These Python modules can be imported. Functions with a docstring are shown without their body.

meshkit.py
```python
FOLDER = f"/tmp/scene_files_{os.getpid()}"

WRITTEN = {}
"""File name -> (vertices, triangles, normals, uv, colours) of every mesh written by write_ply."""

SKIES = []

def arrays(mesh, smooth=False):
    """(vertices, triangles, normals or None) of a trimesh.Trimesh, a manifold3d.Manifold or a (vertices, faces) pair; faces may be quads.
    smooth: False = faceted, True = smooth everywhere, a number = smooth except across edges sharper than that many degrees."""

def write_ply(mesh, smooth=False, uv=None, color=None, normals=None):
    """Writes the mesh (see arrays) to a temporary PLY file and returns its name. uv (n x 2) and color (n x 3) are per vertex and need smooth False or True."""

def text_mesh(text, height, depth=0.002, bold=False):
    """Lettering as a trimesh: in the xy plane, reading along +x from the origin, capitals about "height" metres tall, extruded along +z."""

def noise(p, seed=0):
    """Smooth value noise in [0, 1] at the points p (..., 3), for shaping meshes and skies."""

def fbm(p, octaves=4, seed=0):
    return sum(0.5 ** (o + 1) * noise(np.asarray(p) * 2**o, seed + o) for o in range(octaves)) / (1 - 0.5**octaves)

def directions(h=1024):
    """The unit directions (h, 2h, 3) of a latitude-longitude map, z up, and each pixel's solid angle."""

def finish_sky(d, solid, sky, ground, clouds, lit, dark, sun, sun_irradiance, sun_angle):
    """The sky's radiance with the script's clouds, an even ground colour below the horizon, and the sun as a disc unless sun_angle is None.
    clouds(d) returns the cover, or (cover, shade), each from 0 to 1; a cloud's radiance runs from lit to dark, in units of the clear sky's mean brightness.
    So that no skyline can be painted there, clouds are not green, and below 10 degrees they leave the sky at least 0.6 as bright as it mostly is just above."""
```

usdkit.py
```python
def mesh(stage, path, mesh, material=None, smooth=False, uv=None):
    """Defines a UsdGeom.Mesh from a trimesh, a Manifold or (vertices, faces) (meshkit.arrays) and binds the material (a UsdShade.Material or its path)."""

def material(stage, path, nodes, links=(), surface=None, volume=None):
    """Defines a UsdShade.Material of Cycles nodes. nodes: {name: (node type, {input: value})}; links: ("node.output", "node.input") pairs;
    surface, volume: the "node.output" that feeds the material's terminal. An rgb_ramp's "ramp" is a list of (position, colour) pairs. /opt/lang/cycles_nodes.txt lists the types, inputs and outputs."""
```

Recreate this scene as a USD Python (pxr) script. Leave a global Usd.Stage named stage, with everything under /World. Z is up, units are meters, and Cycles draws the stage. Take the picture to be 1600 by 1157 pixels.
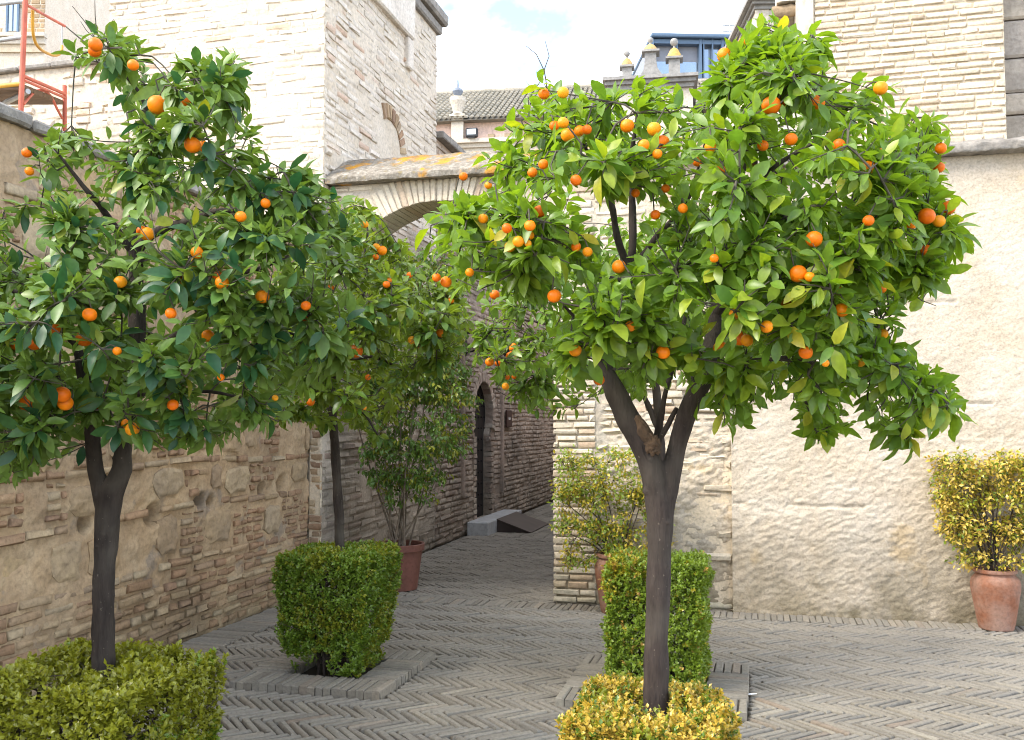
import math
import numpy as np
import trimesh
import manifold3d as m3
import shapely
from shapely.geometry import Polygon, Point, box as sbox
from pxr import Usd, UsdGeom, UsdLux, UsdShade, Gf, Sdf
import usdkit
import meshkit
from meshkit import noise, fbm

stage = Usd.Stage.CreateInMemory()
UsdGeom.SetStageUpAxis(stage, UsdGeom.Tokens.z)
UsdGeom.SetStageMetersPerUnit(stage, 1.0)
UsdGeom.Xform.Define(stage, "/World")
UsdGeom.Scope.Define(stage, "/World/Looks")

# ------------------------------------------------------------------ camera, sky, sun, exposure
YAW, PITCH, CAM_H, FPX = math.radians(14.4), math.atan(76.5 / 1500.0), 1.65, 1500.0
EXPOSURE = 2.28
SKY_STRENGTH = 0.11
SUN_INTENSITY, SUN_ANGLE = 0.32, 30.0
SUN_ELEV, SUN_AZ = math.radians(43), math.radians(232)     # azimuth measured as atan2(x, y)
SUN_COLOR = (1.0, 0.93, 0.82)

RIGHT = np.array([math.cos(YAW), math.sin(YAW), 0.0])
FLAT = np.array([-math.sin(YAW), math.cos(YAW), 0.0])
FWD = FLAT * math.cos(PITCH) + np.array([0, 0, 1.0]) * math.sin(PITCH)
UPV = np.cross(RIGHT, FWD)
EYE = np.array([0.0, 0.0, CAM_H])

cam = UsdGeom.Camera.Define(stage, "/World/camera")
mat4 = Gf.Matrix4d(*RIGHT, 0, *UPV, 0, *(-FWD), 0, *EYE, 1)
cam.AddTransformOp().Set(mat4)
cam.CreateHorizontalApertureAttr(36.0)
cam.CreateVerticalApertureAttr(36.0 * 740 / 1024)
cam.CreateFocalLengthAttr(36.0 * FPX / 1600.0)
cam.CreateClippingRangeAttr(Gf.Vec2f(0.05, 2000))
cam.CreateExposureAttr(EXPOSURE)

SUN_DIR = np.array([math.sin(SUN_AZ) * math.cos(SUN_ELEV), math.cos(SUN_AZ) * math.cos(SUN_ELEV), math.sin(SUN_ELEV)])
CLOUD = 5.6
usdkit.material(stage, "/World/Looks/sky_light", {
    "sky": ("sky_texture", {"sky_type": "single_scattering", "sun_disc": False, "sun_elevation": SUN_ELEV,
                            "sun_rotation": SUN_AZ, "aerosol_density": 1.6, "air_density": 1.0, "ozone_density": 1.0}),
    "tc": ("texture_coordinate", {}),
    "mp": ("mapping", {"scale": (1.0, 1.0, 2.6)}),
    "cn": ("noise_texture", {"scale": 2.3, "detail": 7.0, "roughness": 0.55, "distortion": 0.3}),
    "cr": ("rgb_ramp", {"ramp": [(0.0, (0.0,) * 3), (0.46, (0.05,) * 3), (0.57, (0.95,) * 3), (1.0, (1.0,) * 3)]}),
    "cc": ("color", {"value": (CLOUD, CLOUD, CLOUD * 1.01)}),
    "mx": ("mix", {}),
    "bg": ("background_shader", {"strength": SKY_STRENGTH}),
}, [("tc.generated", "mp.vector"), ("mp.vector", "cn.vector"), ("cn.fac", "cr.fac"), ("cr.color", "mx.fac"),
    ("sky.color", "mx.color1"), ("cc.color", "mx.color2"), ("mx.color", "bg.color")], surface="bg.background")
dome = UsdLux.DomeLight.Define(stage, "/World/sky")
dome.CreateIntensityAttr(1.0)
UsdShade.MaterialBindingAPI.Apply(dome.GetPrim()).Bind(UsdShade.Material.Get(stage, "/World/Looks/sky_light"))
dome.GetPrim().SetCustomDataByKey("kind", "structure")
dome.GetPrim().SetCustomDataByKey("label", "pale hazy sky with bright thin clouds")

sun = UsdLux.DistantLight.Define(stage, "/World/sun")
sun.CreateIntensityAttr(SUN_INTENSITY)
sun.CreateAngleAttr(SUN_ANGLE)
sun.CreateNormalizeAttr(True)
sun.CreateColorAttr(Gf.Vec3f(*SUN_COLOR))
_z = SUN_DIR
_x = np.cross([0, 0, 1.0], _z); _x /= np.linalg.norm(_x)
_y = np.cross(_z, _x)
sun.AddTransformOp().Set(Gf.Matrix4d(*_x, 0, *_y, 0, *_z, 0, 0, 0, 30, 1))


# ------------------------------------------------------------------ helpers
def at(px, py, d):
    """Point seen at the photograph's pixel (px, py) at depth d along the viewing direction."""
    return EYE + RIGHT * ((px - 800.0) / FPX * d) + UPV * ((578.5 - py) / FPX * d) + FWD * d


def project(p):
    q = np.asarray(p, float) - EYE
    d = q @ FWD
    dd = np.where(d > 0.05, d, 0.05)
    return 800 + FPX * (q @ RIGHT) / dd, 578.5 - FPX * (q @ UPV) / dd, d


def ground(px, py):
    r = RIGHT * (px - 800) / FPX + UPV * (578.5 - py) / FPX + FWD
    return EYE + r * (CAM_H / -r[2])


_names = {}


def path_for(name, parent=None):
    base = f"{parent}/{name}" if parent else f"/World/{name}"
    n = _names.get(base, 0)
    _names[base] = n + 1
    return base if n == 0 else f"{base}_{n:03d}"


def tag(prim, label=None, cat=None, group=None, kind=None):
    p = prim.GetPrim() if hasattr(prim, "GetPrim") else stage.GetPrimAtPath(prim)
    for k, v in (("label", label), ("category", cat), ("group", group), ("kind", kind)):
        if v:
            p.SetCustomDataByKey(k, v)
    return p


def thing(name, label, cat, loc=(0, 0, 0), group=None, kind=None):
    pth = path_for(name)
    x = UsdGeom.Xform.Define(stage, pth)
    if any(loc):
        x.AddTranslateOp().Set(Gf.Vec3d(*map(float, loc)))
    tag(x, label, cat, group, kind)
    return pth


LOC = {}


def add(name, mesh, material, parent=None, smooth=False, label=None, cat=None, group=None, kind=None):
    """One Mesh prim. World-space vertices; parents stand at LOC[parent] when set."""
    pth = path_for(name, parent)
    m = usdkit.mesh(stage, pth, mesh, "/World/Looks/" + material, smooth=smooth)
    if label or cat or group or kind:
        tag(m, label, cat, group, kind)
    return pth


def tm(v, f):
    return trimesh.Trimesh(np.asarray(v, float), np.asarray(f, int), process=False)


def cat(ms):
    return trimesh.util.concatenate([m for m in ms if m is not None and len(m.faces)])


def box(x0, x1, y0, y1, z0, z1):
    m = trimesh.creation.box((x1 - x0, y1 - y0, z1 - z0))
    m.apply_translation(((x0 + x1) / 2, (y0 + y1) / 2, (z0 + z1) / 2))
    return m


def chamfer_box(x0, x1, y0, y1, z0, z1, b=0.01):
    h = trimesh.convex.convex_hull(np.array([(x, y, z) for ax in range(3) for sx in (0, 1) for sy in (0, 1) for sz in (0, 1)
        for x, y, z in [((x0, x1)[sx] + (b if sx == 0 else -b) * (ax != 0), (y0, y1)[sy] + (b if sy == 0 else -b) * (ax != 1),
                         (z0, z1)[sz] + (b if sz == 0 else -b) * (ax != 2))]]))
    return h


def resample(pts, step):
    """Catmull-Rom through points (n x k: xyz and radius)."""
    P = np.asarray(pts, float)
    if len(P) < 3:
        n = max(2, int(np.linalg.norm(P[1, :3] - P[0, :3]) / step) + 1)
        t = np.linspace(0, 1, n)[:, None]
        return P[0] * (1 - t) + P[1] * t
    Q = np.vstack([2 * P[0] - P[1], P, 2 * P[-1] - P[-2]])
    out = []
    for i in range(1, len(Q) - 2):
        n = max(1, int(np.linalg.norm(Q[i + 1, :3] - Q[i, :3]) / step))
        t = (np.arange(n) / n)[:, None]
        a, b, c, d = Q[i - 1], Q[i], Q[i + 1], Q[i + 2]
        out.append(0.5 * (2 * b + (c - a) * t + (2 * a - 5 * b + 4 * c - d) * t ** 2 + (3 * b - a - 3 * c + d) * t ** 3))
    return np.vstack(out + [P[-1:]])


def tube(pts, n=8, cap=True, bumps=0.0, seed=0):
    """Tapered tube; pts rows are x, y, z, radius."""
    P = np.asarray(pts, float)
    c, r = P[:, :3], P[:, 3]
    t = np.gradient(c, axis=0)
    t /= np.maximum(np.linalg.norm(t, axis=1, keepdims=True), 1e-9)
    u = np.cross(t[0], [0.31, 0.17, 0.93] if abs(t[0][2]) < 0.9 else [1, 0.1, 0])
    u /= np.linalg.norm(u)
    rows = []
    ang = np.arange(n) / n * 2 * np.pi
    for i in range(len(c)):
        u = u - t[i] * (u @ t[i]); u /= max(np.linalg.norm(u), 1e-9)
        w = np.cross(t[i], u)
        rows.append(c[i] + r[i] * (np.cos(ang)[:, None] * u + np.sin(ang)[:, None] * w))
    V = np.vstack(rows)
    if bumps:
        cc = np.repeat(c, n, axis=0)
        V = cc + (V - cc) * (1 + bumps * (fbm(V * 22, 3, seed) * 2 - 1))[:, None]
    F = []
    i = np.arange(len(c) - 1)[:, None] * n
    j = np.arange(n)[None]
    k = (j + 1) % n
    a, b, d, e = (i + j).ravel(), (i + k).ravel(), (i + n + k).ravel(), (i + n + j).ravel()
    F = np.vstack([np.stack([a, b, d], 1), np.stack([a, d, e], 1)])
    if cap:
        m = len(V)
        V = np.vstack([V, c[:1], c[-1:] + t[-1:] * r[-1] * 0.5])
        jj = np.arange(n)
        F = np.vstack([F, np.stack([np.full(n, m), (jj + 1) % n, jj], 1),
                       np.stack([np.full(n, m + 1), (len(c) - 1) * n + jj, (len(c) - 1) * n + (jj + 1) % n], 1)])
    return tm(V, F)


def lathe(profile, n=40, center=(0, 0, 0)):
    """Profile rows r, z from bottom to top (closed when it starts and ends at r = 0)."""
    p = np.asarray(profile, float)
    ang = np.arange(n) / n * 2 * np.pi
    V = np.stack([p[:, None, 0] * np.cos(ang), p[:, None, 0] * np.sin(ang), np.repeat(p[:, 1:2], n, 1)], -1).reshape(-1, 3)
    i = np.arange(len(p) - 1)[:, None] * n
    j = np.arange(n)[None]
    k = (j + 1) % n
    a, b, d, e = (i + j).ravel(), (i + k).ravel(), (i + n + k).ravel(), (i + n + j).ravel()
    return tm(V + np.asarray(center), np.vstack([np.stack([a, b, d], 1), np.stack([a, d, e], 1)]))


# ---- bricks and stones, many at once
_BF = []
for lo, hi in ((0, 4), (4, 8)):
    for q in range(4):
        a, b, c, d = lo + q, lo + (q + 1) % 4, hi + (q + 1) % 4, hi + q
        _BF += [(a, b, c), (a, c, d)]
_BF += [(8, 9, 10), (8, 10, 11)]
_BF = np.array(_BF)


def bricks(C, ax, az, an, sx, sz, depth, bev, jit, rng):
    """N weathered bricks: C centre of the front face; ax length axis, az height axis, an outward normal (one each or one per brick);
    sx, sz full sizes. -> vertices (N, 12, 3); faces are _BF."""
    N = len(C)
    ax, az, an = (np.broadcast_to(np.asarray(v, float), (N, 3)) for v in (ax, az, an))
    sx, sz, depth, bev = (np.broadcast_to(np.asarray(v, float), (N,)) for v in (sx, sz, depth, bev))
    cx, cz = np.array([-1, 1, 1, -1.0]), np.array([-1, -1, 1, 1.0])
    out = np.empty((N, 12, 3))
    for k, (inset, back) in enumerate(((0 * bev, depth), (0 * bev, bev), (bev, 0 * bev))):
        for q in range(4):
            out[:, 4 * k + q] = C + ax * (cx[q] * (sx / 2 - inset))[:, None] + az * (cz[q] * (sz / 2 - inset))[:, None] - an * back[:, None]
    J = rng.normal(0, 1, (N, 8, 3)) * jit
    out[:, 4:] += J
    return out


def vmesh(V, F=_BF):
    N, k = V.shape[:2]
    return tm(V.reshape(-1, 3), (F[None] + (np.arange(N) * k)[:, None, None]).reshape(-1, 3))


_SN = 11
_SF = []
for lo, hi in ((0, _SN), (_SN, 2 * _SN)):
    for q in range(_SN):
        a, b, c, d = lo + q, lo + (q + 1) % _SN, hi + (q + 1) % _SN, hi + q
        _SF += [(a, b, c), (a, c, d)]
for q in range(_SN):
    _SF.append((2 * _SN + q, 2 * _SN + (q + 1) % _SN, 3 * _SN))
for q in range(_SN):
    pass
_SF = np.array(_SF)


def stones(C, ax, az, an, sx, sz, depth, dome_h, rng):
    """N irregular rubble stones with a rounded, slightly domed face. -> (N, 3*_SN + 1, 3); faces _SF."""
    N = len(C)
    ang = np.arange(_SN) / _SN * 2 * np.pi
    ang = ang + 0.2
    sup = 1 / (np.abs(np.cos(ang)) ** 7 + np.abs(np.sin(ang)) ** 7) ** (1 / 7)
    R = sup[None] * (1 + rng.uniform(-0.17, 0.06, (N, _SN)))
    ex, ez = np.cos(ang)[None] * R, np.sin(ang)[None] * R
    out = np.empty((N, 3 * _SN + 1, 3))
    dome_h = np.broadcast_to(dome_h, (N,))
    for k, (s, off) in enumerate(((1.0, -depth * np.ones(N)), (0.98, -dome_h), (0.74, -dome_h * 0.15))):
        jz = rng.normal(0, 0.12, (N, _SN)) * dome_h[:, None] if k else 0
        out[:, k * _SN:(k + 1) * _SN] = (C[:, None] + ax * (ex * s * sx[:, None] / 2)[..., None] + az * (ez * s * sz[:, None] / 2)[..., None]
                                         + an * (off[:, None] + jz + np.zeros((N, _SN)))[..., None])
    out[:, -1] = C + an * (rng.uniform(-0.2, 0.25, N) * dome_h)[:, None]
    return out


def pick(C, n, weight=1.0, margin=0):
    """Indices of the n pieces that show largest in the picture."""
    x, y, d = project(C)
    s = weight / np.maximum(d, 0.3) ** 2
    ok = (d > 0.5) & (x > -margin) & (x < 1600 + margin) & (y > -margin) & (y < 1157 + margin)
    s = np.where(ok, s, -1)
    idx = np.argsort(-s)[:n]
    return idx[s[idx] > 0]


def emit(name, V, F, materials, parent, n=300, weight=1.0, rest="brick_field", rng=None, smooth=False, score=None):
    """The n largest pieces as parts of their own, the others joined into one stuff part (per material)."""
    C = V.mean(1)
    idx = pick(C, n, weight) if score is None else np.argsort(-score)[:n]
    own = np.zeros(len(V), bool); own[idx] = True
    mats = [materials] if isinstance(materials, str) else list(materials)
    m = np.zeros(len(V), int) if len(mats) == 1 else rng.integers(0, len(mats), len(V))
    for i in np.nonzero(own)[0]:
        add(name, tm(V[i], F), mats[m[i]], parent, smooth=smooth)
    for k, mt in enumerate(mats):
        sel = (~own) & (m == k)
        if sel.any():
            add(rest, vmesh(V[sel], F), mt, parent, smooth=smooth, kind="stuff")


def sheet(O, U, N, u0, u1, z0, z1, res, disp, keep=None):
    """A wall face as a relief grid: disp(u, z) gives its height along N."""
    nu, nz = max(2, int((u1 - u0) / res) + 1), max(2, int((z1 - z0) / res) + 1)
    uu, zz = np.meshgrid(np.linspace(u0, u1, nu), np.linspace(z0, z1, nz), indexing="ij")
    h = disp(uu, zz)
    V = np.asarray(O) + uu[..., None] * np.asarray(U) + zz[..., None] * np.array([0, 0, 1.0]) + h[..., None] * np.asarray(N)
    i, j = np.meshgrid(np.arange(nu - 1), np.arange(nz - 1), indexing="ij")
    a = (i * nz + j).ravel(); b = a + nz; c = b + 1; d = a + 1
    F = np.stack([a, b, c, d], 1)
    if keep is not None:
        cu = (uu[:-1, :-1] + uu[1:, 1:]).ravel() / 2
        cz = (zz[:-1, :-1] + zz[1:, 1:]).ravel() / 2
        F = F[keep(cu, cz)]
    if np.cross(U, [0, 0, 1.0]) @ np.asarray(N) < 0:
        F = F[:, ::-1]
    return tm(V.reshape(-1, 3), np.vstack([F[:, [0, 1, 2]], F[:, [0, 2, 3]]]))


def courses(u0, u1, z0, z1, ch, lens, gap, rng, keep=None, wobble=0.006, drop=0.0, seed=0):
    """Rows of bricks: arrays u, z, length, height of the pieces."""
    out = []
    z = z0
    k = 0
    while z + ch * 0.6 < z1:
        h = ch * rng.uniform(0.9, 1.12)
        if z + h > z1:
            h = z1 - z
        u = u0 - rng.uniform(0, lens[1])
        while u < u1:
            L = rng.choice(lens) * rng.uniform(0.88, 1.1)
            a, b = max(u, u0), min(u + L, u1)
            if b - a > 0.05 and rng.random() > drop:
                zc = z + h / 2 + wobble * 2 * (float(noise(np.array([a * 0.9, z * 1.3, seed]))) - 0.5) * 2
                out.append(((a + b) / 2, zc, b - a - gap * rng.uniform(0.5, 1.2), h - gap * rng.uniform(0.85, 1.3)))
            u += L
        z += h
        k += 1
    A = np.array(out)
    if keep is not None and len(A):
        A = A[keep(A[:, 0], A[:, 1], A[:, 2], A[:, 3])]
    return A


# ------------------------------------------------------------------ materials
def masonry_mat(name, ramp, rough=0.9, dirt=(0.12, 0.10, 0.08), dirt_amt=0.5, fine=60.0, coarse=1.6, bump=0.004, blotch=None, algae=None, vary=True):
    """Stone, brick, mortar: a colour per piece, two scales of blotches, pitted relief. algae: (z_low, z_high, colour) green film near the foot."""
    N = {
        "geo": ("geometry", {}), "oi": ("object_info", {}),
        "sum": ("math", {"math_type": "add"}), "fr": ("math", {"math_type": "fraction"}),
        "ramp": ("rgb_ramp", {"ramp": ramp}),
        "n1": ("noise_texture", {"scale": coarse, "detail": 6.0, "roughness": 0.6}),
        "r1": ("rgb_ramp", {"ramp": [(0.38, (0, 0, 0)), (0.68, (1, 1, 1))]}),
        "f1": ("math", {"math_type": "multiply", "value2": dirt_amt}),
        "m1": ("mix", {"color2": dirt}),
        "n2": ("noise_texture", {"scale": fine, "detail": 5.0, "roughness": 0.65}),
        "r2": ("rgb_ramp", {"ramp": [(0.25, (0.62,) * 3), (0.5, (1.0,) * 3), (0.75, (1.22,) * 3)]}),
        "m2": ("mix", {"mix_type": "multiply", "fac": 0.85}),
        "n3": ("noise_texture", {"scale": fine * 0.55, "detail": 7.0, "roughness": 0.7}),
        "bp": ("bump", {"strength": 0.9, "distance": bump}),
        "p": ("principled_bsdf", {"roughness": rough, "specular_ior_level": 0.25}),
    }
    L = [("geo.random_per_island", "sum.value1"), ("oi.random", "sum.value2"), ("sum.value", "fr.value1"),
         ("geo.position", "n1.vector"), ("geo.position", "n2.vector"), ("geo.position", "n3.vector"),
         ("n1.fac", "r1.fac"), ("r1.color", "f1.value1"), ("f1.value", "m1.fac"),
         ("m1.color", "m2.color1"), ("n2.fac", "r2.fac"), ("r2.color", "m2.color2"),
         ("n3.fac", "bp.height"), ("bp.normal", "p.normal")]
    if vary:
        L.append(("fr.value", "ramp.fac"))
    else:
        N["n0"] = ("noise_texture", {"scale": coarse * 2.7, "detail": 5.0, "roughness": 0.6})
        L += [("geo.position", "n0.vector"), ("n0.fac", "ramp.fac")]
    src = "ramp.color"
    if blotch:                                   # (scale, threshold, colour): patches with their own outline
        for q, (sc, th, col) in enumerate(blotch):
            N[f"b{q}"] = ("noise_texture", {"scale": sc, "detail": 8.0, "roughness": 0.62})
            N[f"br{q}"] = ("rgb_ramp", {"ramp": [(th, (0, 0, 0)), (th + 0.06, (1, 1, 1))]})
            N[f"bm{q}"] = ("mix", {"color2": col})
            L += [("geo.position", f"b{q}.vector"), (f"b{q}.fac", f"br{q}.fac"), (f"br{q}.color", f"bm{q}.fac"), (src, f"bm{q}.color1")]
            src = f"bm{q}.color"
    if algae:
        z0, z1, col, amt = algae
        N["sx"] = ("separate_xyz", {})
        N["mr"] = ("map_range", {"from_min": z0, "from_max": z1, "to_min": 1.0, "to_max": 0.0, "clamp": True})
        N["na"] = ("noise_texture", {"scale": 3.0, "detail": 6.0, "roughness": 0.65})
        N["ra"] = ("rgb_ramp", {"ramp": [(0.24, (0, 0, 0)), (0.52, (1, 1, 1))]})
        N["fa"] = ("math", {"math_type": "multiply"})
        N["fb"] = ("math", {"math_type": "multiply", "value2": amt})
        N["ma"] = ("mix", {"color2": col})
        L += [("geo.position", "sx.vector"), ("sx.z", "mr.value"), ("geo.position", "na.vector"), ("na.fac", "ra.fac"),
              ("ra.color", "fa.value1"), ("mr.result", "fa.value2"), ("fa.value", "fb.value1"), ("fb.value", "ma.fac"), (src, "ma.color1")]
        src = "ma.color"
    L.append((src, "m1.color1"))
    L.append(("m2.color", "p.base_color"))
    usdkit.material(stage, "/World/Looks/" + name, N, L, surface="p.BSDF")


masonry_mat("paver_stone", [(0, (0.205, 0.184, 0.151)), (0.25, (0.251, 0.228, 0.186)), (0.5, (0.278, 0.253, 0.210)), (0.75, (0.228, 0.212, 0.181)), (0.92, (0.319, 0.290, 0.233)), (1, (0.251, 0.200, 0.153))],
            dirt=(0.16, 0.145, 0.12), dirt_amt=0.5, fine=45, coarse=0.9, bump=0.004)
masonry_mat("paver_joint", [(0.3, (0.034, 0.03, 0.025)), (0.7, (0.065, 0.057, 0.046))], vary=False, fine=70, bump=0.004, dirt_amt=0.3)
masonry_mat("old_brick", [(0, (0.334, 0.201, 0.119)), (0.2, (0.400, 0.275, 0.164)), (0.45, (0.467, 0.349, 0.214)), (0.7, (0.434, 0.349, 0.233)), (0.85, (0.278, 0.169, 0.109)), (1, (0.378, 0.265, 0.169))],
            dirt=(0.22, 0.17, 0.115), dirt_amt=0.6, fine=38, coarse=2.2, bump=0.010, algae=(0.0, 0.45, (0.13, 0.125, 0.075), 0.5))
masonry_mat("rubble_stone", [(0, (0.475, 0.346, 0.194)), (0.3, (0.375, 0.271, 0.160)), (0.55, (0.500, 0.398, 0.253)), (0.8, (0.275, 0.202, 0.137)), (1, (0.438, 0.301, 0.156))],
            dirt=(0.26, 0.20, 0.14), dirt_amt=0.7, fine=30, coarse=3.4, bump=0.010)
masonry_mat("old_mortar", [(0.3, (0.404, 0.280, 0.165)), (0.5, (0.472, 0.339, 0.204)), (0.7, (0.528, 0.402, 0.258))], vary=False,
            dirt=(0.24, 0.18, 0.125), dirt_amt=0.6, fine=34, coarse=1.5, bump=0.014, blotch=[(2.6, 0.58, (0.30, 0.24, 0.18))], algae=(0.0, 0.4, (0.15, 0.14, 0.085), 0.6))
masonry_mat("cream_brick", [(0, (0.536, 0.469, 0.362)), (0.3, (0.590, 0.523, 0.418)), (0.6, (0.625, 0.568, 0.474)), (0.82, (0.562, 0.487, 0.372)), (0.92, (0.518, 0.379, 0.269)), (1, (0.572, 0.505, 0.399))],
            dirt=(0.50, 0.42, 0.31), dirt_amt=0.45, fine=40, coarse=2.0, bump=0.007, algae=(0.0, 0.5, (0.27, 0.25, 0.15), 0.6))
masonry_mat("cream_mortar", [(0.3, (0.60, 0.50, 0.365)), (0.7, (0.67, 0.58, 0.45))], vary=False, dirt=(0.47, 0.38, 0.27), dirt_amt=0.4, fine=40, coarse=1.7, bump=0.009)
masonry_mat("washed_brick", [(0, (0.583, 0.509, 0.405)), (0.35, (0.619, 0.554, 0.460)), (0.7, (0.654, 0.598, 0.505)), (0.86, (0.583, 0.473, 0.350)), (0.95, (0.513, 0.339, 0.229)), (1, (0.619, 0.536, 0.432))],
            dirt=(0.58, 0.49, 0.37), dirt_amt=0.4, fine=30, coarse=2.4, bump=0.010)
masonry_mat("washed_mortar", [(0.3, (0.583, 0.509, 0.405)), (0.7, (0.654, 0.589, 0.497))], vary=False, dirt=(0.52, 0.43, 0.31), dirt_amt=0.35, fine=30, coarse=1.4, bump=0.012)
masonry_mat("side_brick", [(0, (0.626, 0.562, 0.475)), (0.4, (0.680, 0.626, 0.551)), (0.80, (0.713, 0.659, 0.583)), (0.90, (0.540, 0.367, 0.259)), (1, (0.648, 0.551, 0.454))],
            dirt=(0.42, 0.36, 0.30), dirt_amt=0.5, fine=30, coarse=2.0, bump=0.010, blotch=[(1.1, 0.62, (0.30, 0.27, 0.24))])
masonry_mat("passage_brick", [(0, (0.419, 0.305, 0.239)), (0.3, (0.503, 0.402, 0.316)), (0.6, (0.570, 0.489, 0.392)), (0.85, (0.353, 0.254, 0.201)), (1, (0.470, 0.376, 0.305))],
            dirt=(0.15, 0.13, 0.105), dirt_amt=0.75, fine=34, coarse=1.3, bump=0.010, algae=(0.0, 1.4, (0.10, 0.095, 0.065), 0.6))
masonry_mat("plaster", [(0.3, (0.453, 0.384, 0.297)), (0.5, (0.509, 0.448, 0.367)), (0.7, (0.550, 0.501, 0.426))], vary=False, rough=0.95,
            dirt=(0.50, 0.41, 0.29), dirt_amt=0.4, fine=52, coarse=1.1, bump=0.012, blotch=[(1.3, 0.60, (0.50, 0.39, 0.25))], algae=(-0.05, 0.85, (0.145, 0.12, 0.07), 1.0))
masonry_mat("coping_lichen", [(0.3, (0.20, 0.175, 0.14)), (0.5, (0.29, 0.26, 0.215)), (0.65, (0.42, 0.385, 0.33))], vary=False, fine=48, coarse=9.0, bump=0.022, dirt=(0.13, 0.115, 0.095), dirt_amt=0.75,
            blotch=[(9.0, 0.57, (0.44, 0.34, 0.12)), (3.2, 0.54, (0.58, 0.28, 0.03))])
masonry_mat("coping_gray", [(0.3, (0.22, 0.205, 0.185)), (0.7, (0.36, 0.335, 0.30))], vary=False, fine=30, coarse=4.0, bump=0.016, dirt=(0.12, 0.11, 0.10), dirt_amt=0.5)
masonry_mat("gray_stone", [(0, (0.347, 0.300, 0.244)), (0.5, (0.472, 0.413, 0.335)), (1, (0.394, 0.352, 0.307))], fine=26, coarse=3.0, bump=0.014, dirt=(0.13, 0.12, 0.11), dirt_amt=0.6)
masonry_mat("pale_stucco", [(0.3, (0.522, 0.475, 0.396)), (0.7, (0.569, 0.530, 0.459))], vary=False, fine=20, coarse=0.7, bump=0.004, dirt=(0.5, 0.43, 0.33), dirt_amt=0.4)
masonry_mat("pink_stucco", [(0.3, (0.66, 0.47, 0.40)), (0.7, (0.72, 0.55, 0.47))], vary=False, fine=14, coarse=0.5, bump=0.004, dirt=(0.56, 0.45, 0.37), dirt_amt=0.5)
masonry_mat("roof_tile", [(0, (0.22, 0.20, 0.165)), (0.4, (0.30, 0.275, 0.23)), (0.7, (0.36, 0.33, 0.27)), (1, (0.26, 0.23, 0.185))], fine=16, coarse=1.2, bump=0.006, dirt=(0.15, 0.15, 0.125), dirt_amt=0.6)
masonry_mat("weathered_cap", [(0.3, (0.245, 0.238, 0.226)), (0.7, (0.326, 0.317, 0.301))], vary=False, fine=12, coarse=2.0, bump=0.006, dirt=(0.22, 0.22, 0.22), dirt_amt=0.4)
masonry_mat("lichen_cap", [(0.3, (0.46, 0.27, 0.06)), (0.7, (0.60, 0.40, 0.12))], vary=False, fine=12, coarse=2.5, bump=0.006, dirt=(0.3, 0.26, 0.2), dirt_amt=0.6)
masonry_mat("terracotta", [(0.3, (0.215, 0.085, 0.045)), (0.7, (0.27, 0.115, 0.065))], vary=False, rough=0.75, fine=40, coarse=6.0, bump=0.0015, dirt=(0.36, 0.26, 0.21), dirt_amt=0.6)
masonry_mat("plant_pot_plastic", [(0.3, (0.15, 0.062, 0.046)), (0.7, (0.18, 0.076, 0.056))], vary=False, rough=0.55, fine=30, coarse=4.0, bump=0.0006, dirt=(0.14, 0.08, 0.06), dirt_amt=0.3)
masonry_mat("soil", [(0.3, (0.035, 0.026, 0.018)), (0.7, (0.075, 0.056, 0.04))], vary=False, fine=40, coarse=8, bump=0.02, dirt_amt=0.2)
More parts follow.
